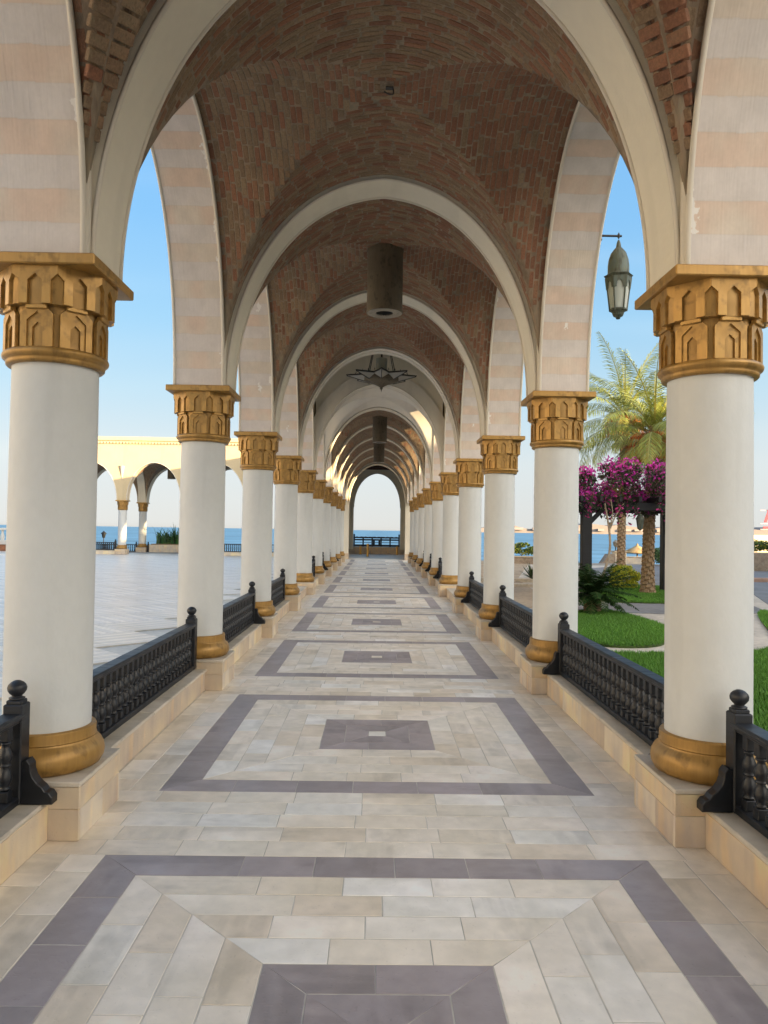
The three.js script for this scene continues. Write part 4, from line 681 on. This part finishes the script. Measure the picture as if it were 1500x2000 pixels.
function leafCloud(mb, n, r, shape, size, colours, flatten = 0) { for (let i = 0; i < n; i++) { const p = shape(r), c = colours[Math.floor(r() * colours.length)], v = 0.7 + 0.6 * r(), s = size * (0.7 + 0.6 * r()), a = V(r() - 0.5, (r() - 0.5) * (1 - flatten), r() - 0.5).normalize(), b = V().crossVectors(a, V(r() - 0.5, r() - 0.5, r() - 0.5)).normalize(), col = c.map((q) => q * v); mb.quad(p.clone().addScaledVector(a, -s), p.clone().addScaledVector(b, -s * 0.55), p.clone().addScaledVector(a, s), p.clone().addScaledVector(b, s * 0.55), col); } }
const ball = (r) => { let v; do v = V(r() * 2 - 1, r() * 2 - 1, r() * 2 - 1); while (v.lengthSq() > 1); return v; };
// pergola with bougainvillea
{
  const t = thing('pergola', 'black timber pergola carrying the bougainvillea', 'pergola', [5.2, LG, -18.6]);
  for (const [x, z] of [[0, 0], [0, -2.6], [3.0, 0], [3.0, -2.6]]) part('post', chamferBox(0.24, 2.24, 0.24, 0.01, x, 1.12, z), M.pergola, t);
  for (const z of [0, -2.6]) part('beam', chamferBox(4.0, 0.2, 0.16, 0.01, 1.5, 2.34, z), M.pergola, t);
  for (let i = 0; i < 8; i++) part('rafter', chamferBox(0.08, 0.14, 3.3, 0.008, -0.2 + i * 0.48, 2.51, -1.3), M.pergola, t);
  for (const e of [-1, 1]) { const b = chamferBox(0.5, 0.1, 0.1, 0.005); b.rotateZ(e * 0.8); part('brace', b, M.pergola, t, [e < 0 ? 2.8 : 0.24, 2.08, 0]); }
  const r = rng(55), B = thing('bougainvillea', 'magenta bougainvillea sprawling over the black pergola', 'bougainvillea', [5.2, LG, -18.6]);
  const lumps = []; for (let i = 0; i < 48; i++) lumps.push([V(-0.85 + 4.5 * r(), 2.36 + 0.95 * Math.pow(r(), 1.4) * (0.7 + 0.3 * Math.sin(i * 2.1)), -2.2 + 2.9 * r()), 0.2 + 0.24 * r()]);
  for (let i = 0; i < 8; i++) lumps.push([V(-0.9 + 0.5 * r(), 2.1 + 0.9 * r(), -0.1 + 0.6 * r()), 0.16 + 0.14 * r()]);
  const shape = (q) => { const [c, R] = lumps[Math.floor(q() * lumps.length)], v = ball(q); v.normalize().multiplyScalar(R * Math.pow(q(), 0.33)); v.y *= 0.8; return v.add(c); };
  const topS = (q) => { const p = shape(q); const [c] = [p]; if (q() < 0.75) p.y += 0.16; return c; };
  const fo = new MB(); leafCloud(fo, 15000, r, shape, 0.05, [[0.035, 0.06, 0.02], [0.05, 0.075, 0.025], [0.07, 0.05, 0.03]]); part('foliage', fo.geo(), M.leaf, B);
  const br = new MB(); leafCloud(br, 12000, r, topS, 0.042, [[0.62, 0.025, 0.42], [0.52, 0.02, 0.36], [0.68, 0.05, 0.44], [0.45, 0.02, 0.26]]); part('flowers', br.geo(), M.leaf, B);
  const hang = new MB(); for (let i = 0; i < 26; i++) { const bx = -1.35 + 4.4 * r(), bz = 0.2 * r() + 0.1, len = 0.25 + 0.6 * r(), by = 2.6 + 0.1 * r(); leafCloud(hang, 34, r, (q) => V(bx + (q() - 0.5) * 0.14, by - q() * len, bz + (q() - 0.5) * 0.12), 0.045, [[0.03, 0.05, 0.02], [0.04, 0.06, 0.02], [0.45, 0.02, 0.2]]); } part('hanging_sprays', hang.geo(), M.leaf, B);
  part('main_stem', limb([[0.1, 0.1, 0.35], [0.35, 0.7, 0.35], [0.5, 1.3, 0.33], [0.47, 1.85, 0.3], [0.4, 2.4, 0.2]], [0.04, 0.032, 0.028, 0.02]), M.stem, B); part('branch', limb([[0.49, 1.75, 0.31], [0.62, 2.05, 0.3], [0.85, 2.4, 0.25]], [0.022, 0.016, 0.012], 6), M.stem, B); part('branch', limb([[0.48, 1.8, 0.31], [0.55, 2.1, 0.35], [0.52, 2.5, 0.3]], [0.018, 0.013, 0.01], 6), M.stem, B);
  const l = thing('hanging_lantern', 'small dark lantern hanging under the pergola beam', 'lantern', [6.55, 1.6, -18.6]); part('body', lathe([[0, 0], [0.03, 0.03], [0.07, 0.06], [0.10, 0.28], [0.12, 0.30], [0.06, 0.40], [0.012, 0.44], [0.012, 0.51]], 8), M.verdigris, l); part('chain', tube([[0, 0.5, 0], [0, 0.52, 0], [0, 0.54, 0]], 0.006, 4, 4), M.iron, l);
}
// cycad, golden bush, hedges and other shrubs
{
  const t = thing('cycad', 'dark green cycad with arching fronds on the lawn edge behind the balustrade', 'cycad', [4.43, LG, -15.35]), r = rng(64);
  const tr = []; for (let i = 0; i < 70; i++) { const b = chamferBox(0.08, 0.07, 0.05, 0.01); b.rotateX(-0.4); b.translate(0, 0.03 + i * 0.0042, 0.15); b.rotateY(i * 2.4); tr.push(b); } tr.push(boxUV(new THREE.CylinderGeometry(0.13, 0.16, 0.34, 12).translate(0, 0.17, 0))); part('trunk', merge(tr), M.trunk, t);
  const o = { pairs: 34, rw: 0.012, rachis: [0.05, 0.06, 0.02], leaf: 0.17, start: 0.1, fwd: 0.6, vee: 0.35, sag: 0.05, lw: 0.013, color: [0.020, 0.046, 0.012] };
  for (let i = 0; i < 62; i++) { const mb = new MB(), k = i / 62; frondInto(mb, V(0, 0.36, 0), i * 2.4, 1.3 - 1.35 * k, 0.82 + 0.25 * r(), 0.9, r, o); part('frond', mb.geo(), M.cycad, t); }
  const bush = (name, label, cat, pos, R, n, size, cols, group, seed) => { const b = thing(name, label, cat, pos, 0, group), q = rng(seed), mb = new MB(), bumps = []; for (let i = 0; i < 22; i++) { const v = ball(q).normalize(); bumps.push([V(v.x * R[0] * 0.72, R[1] + v.y * R[1] * 0.72, v.z * R[2] * 0.72), 0.30 + 0.14 * q()]); } leafCloud(mb, n, q, (z) => { const [c, k] = bumps[Math.floor(z() * bumps.length)], v = ball(z).normalize().multiplyScalar(k * Math.pow(z(), 0.25)); return V(c.x + v.x * R[0], Math.max(0.02, c.y + v.y * R[1]), c.z + v.z * R[2]); }, size, cols); part('foliage', mb.geo(), M.leaf, b); for (let i = 0; i < 4; i++) part('stem', limb([[0, 0, 0], [Math.cos(i * 1.6) * R[0] * 0.2, R[1] * 0.6, Math.sin(i * 1.6) * R[2] * 0.2], [Math.cos(i * 1.6) * R[0] * 0.45, R[1] * 1.2, Math.sin(i * 1.6) * R[2] * 0.45]], [0.02, 0.012, 0.006], 5), M.stem, b); return b; };
  const gold = [[0.62, 0.60, 0.03], [0.55, 0.56, 0.03], [0.68, 0.62, 0.05], [0.32, 0.40, 0.03]], green = [[0.06, 0.13, 0.025], [0.09, 0.17, 0.03], [0.045, 0.09, 0.02]];
  bush('golden_bush', 'round clipped golden green bush beside the palm trunks', 'bush', [7.29, LG, -22.0], [0.46, 0.36, 0.46], 9500, 0.03, gold, undefined, 1);
  bush('hedge_bush', 'green shrub right of the palms near the shore', 'shrub', [14.9, LG, -38.5], [0.9, 0.5, 0.8], 3500, 0.05, green, 'shore shrubs', 2);
  bush('hedge_bush', 'green hedge on the stone planter at the right edge of the view', 'shrub', [17.3, 0.75, -35.2], [2.2, 0.28, 0.6], 5000, 0.05, [...green, ...gold.slice(0, 1)], 'shore shrubs', 3);
  bush('hedge_bush', 'spiky green shrubs on the sunlit wall between the second and third right columns', 'shrub', [7.5, 0.30, -38.6], [1.1, 0.33, 0.4], 2600, 0.06, [...green, ...gold.slice(2)], 'shore shrubs', 4);
  const lowPl = thing('agave', 'low dark spiky plant on the pavement between the second and third right columns', 'agave', [5.0, LG, -24.0]), mb = new MB(), q = rng(9); for (let i = 0; i < 46; i++) { const a = i * 2.4, el = 1.3 - i * 0.025, L = 0.42 + 0.2 * q(), d = V(Math.cos(a) * Math.cos(el), Math.sin(el), Math.sin(a) * Math.cos(el)), sd = V(-Math.sin(a), 0, Math.cos(a)).multiplyScalar(0.03), m = d.clone().multiplyScalar(L * 0.5), e = d.clone().multiplyScalar(L); mb.quad(V().sub(sd), sd.clone(), m.clone().add(sd), m.clone().sub(sd), [0.03, 0.06, 0.02]); mb.tri(m.clone().sub(sd), m.clone().add(sd), e, [0.04, 0.075, 0.02]); } part('leaves', mb.geo(), M.leaf, lowPl, [0, 0.16, 0]);
  const w1 = thing('garden_wall', 'low sunlit stone wall before the sea between the second and third right columns', 'wall', [7.6, LG, -38.6]); part('block', chamferBox(3.2, 0.34, 0.5, 0.02, 0, 0.17, 0), M.rubble, w1); part('coping', chamferBox(3.3, 0.06, 0.6, 0.015, 0, 0.372, 0), M.pedestal, w1);
  const w2 = thing('planter', 'rough stone planter wall at the right edge of the view', 'planter', [17.4, LG, -34.8]); part('wall', chamferBox(5.5, 0.85, 1.4, 0.03, 0, 0.425, 0), M.rubble, w2);
  const k2 = thing('kerb', 'pinkish stone kerb along the road at the right edge of the view', 'kerb', [14.0, LG, -26.4]); part('kerb_stone', chamferBox(5, 0.16, 0.35, 0.02, 0, 0.08, 0), mat([0.5, 0.33, 0.25], { map: T.stone }), k2);
}
// shore: stone pier end with lamp, low wall, thatched parasol, sign
{
  const p = thing('stone_pier', 'sunlit stone pier block with sloping brick side at the water edge', 'pier', [13.1, LG, -41.2]);
  part('block', chamferBox(0.62, 0.85, 0.7, 0.02, 0.28, 0.20, 0), M.pedestalPale, p); part('sloping_side', extrude([[-0.85, -0.25], [0.0, -0.25], [0.0, 0.5], [-0.35, 0.5]], 0.7).translate(-0.03, 0, -0.35), M.rubble, p); part('cap', chamferBox(0.7, 0.06, 0.78, 0.01, 0.28, 0.655, 0), M.pedestal, p);
  const l = thing('garden_lamp', 'small lantern on a post on top of the stone pier', 'lamp', [13.2, LG + 0.685, -41.2]); part('post', lathe([[0.05, 0], [0.03, 0.05], [0.03, 0.2]], 8), M.iron, l); part('lantern_head', lathe([[0.04, 0.2], [0.12, 0.28], [0.15, 0.45], [0.18, 0.46], [0.05, 0.58], [0, 0.62]], 8), M.lampRim, l);
  const w = thing('garden_wall', 'low yellow sunlit wall by the water between the palm trunks', 'wall', [14.2, LG, -41.3]); part('block', chamferBox(0.9, 0.45, 0.5, 0.02, 0, 0.1, 0), M.pedestalPale, w); part('coping', chamferBox(0.96, 0.05, 0.56, 0.01, 0, 0.35, 0), M.pedestal, w);
  const u = thing('thatched_parasol', 'thatched beach parasol by the water beside the right palm trunk', 'parasol', [15.1, LG - 1.2, -43.2]); part('pole', lathe([[0.05, 0], [0.045, 1.9]], 8), M.trunk, u);
  part('thatch', lathe([[0.0, 2.22], [0.1, 2.14], [0.4, 1.98], [0.85, 1.78], [0.83, 1.70], [0.4, 1.86], [0, 1.95]], 18), M.thatch, u); part('finial', lathe([[0.07, 2.12], [0.05, 2.24], [0, 2.3]], 8), M.thatch, u);
  const sg = thing('sign', 'red and white sign at the right edge of the view beyond the hedge', 'sign', [31.0, -6, -59]); for (const y of [8.0, 8.45, 9.5]) part('frame_bar', chamferBox(2.4, 0.06, 0.06, 0.005, 0.6, y, 0), mat([0.6, 0.45, 0.45]), sg); part('post', chamferBox(0.16, 7.8, 0.16, 0.01, 0.6, 3.9, -0.1), mat([0.5, 0.45, 0.45]), sg);
  const font = await new FontLoader().loadAsync('fonts/droid/droid_sans_bold.typeface.json'); const a = new TextGeometry('A', { font, size: 1.05, depth: 0.05, curveSegments: 4 }); a.translate(-0.35, 8.55, 0.06); part('letter', a, M.red, sg); part('arrow', extrude([[-0.4, 8.05], [0.3, 8.05], [0.3, 7.92], [0.6, 8.14], [0.3, 8.36], [0.3, 8.23], [-0.4, 8.23]], 0.05).translate(0, 0, 0.06), M.red, sg);
  const hw = thing('shore_wall', 'yellow sunlit low wall below the red sign', 'wall', [27.5, LG, -50.5]); part('block', chamferBox(6, 1.75, 0.5, 0.02, 0, 0.8, 0), M.pedestalPale, hw);
}
// unseen hotel added across the plaza, behind the viewer to the left: its sunlit front throws light back into the walk
{
  const h = thing('hotel', 'tall cream hotel front added unseen behind the viewer to throw sunlight into the walk', 'building', [-36, LG, 12]); part('wall', box(16, 17, 64, 0, 8.5, 0), M.whitePaint, h); part('roof_cornice', box(16.8, 0.5, 64.8, 0, 17.25, 0), M.wall, h);
  for (let f = 0; f < 4; f++) for (let i = 0; i < 12; i++) { const w = part('window', box(0.1, 1.7, 1.4, 8.02, 2.6 + f * 3.9, -27 + i * 5), M.glass, h); part('sill', box(0.3, 0.1, 1.7, 8.1, 1.65 + f * 3.9, -27 + i * 5), M.whitePaint, w); }
}
// hotel behind the viewer to the right: it shades the garden and the near half of the walk
{
  const h = thing('hotel', 'shaded cream hotel block behind the viewer, right of the garden', 'building', [34, LG, 26]); part('wall', box(16, 9.6, 50, 0, 4.8, 0), M.hotel, h); part('roof_cornice', box(16.6, 0.3, 50.6, 0, 9.75, 0), M.wall, h);
  for (let f = 0; f < 2; f++) for (let i = 0; i < 12; i++) { const w = part('window', box(0.1, 1.6, 1.5, -8.02, 2 + f * 3.3, -22 + i * 4), M.glass, h); part('sill', box(0.3, 0.1, 1.8, -8.1, 1.1 + f * 3.3, -22 + i * 4), M.whitePaint, w); }
  const g = thing('hotel_wing', 'lower cream hotel wing beyond the garden, outside the view', 'building', [30.5, LG, -13.2]); part('wall', box(9, 8.1, 27.6, 0, 4.05, 0), M.hotel, g); part('roof_cornice', box(9.5, 0.3, 28, 0, 8.25, 0), M.wall, g);
  for (let f = 0; f < 2; f++) for (let i = 0; i < 6; i++) part('window', box(0.1, 1.5, 1.5, -4.52, 2 + f * 3.3, -10 + i * 4), M.glass, g);
}
renderer.render(scene, camera);
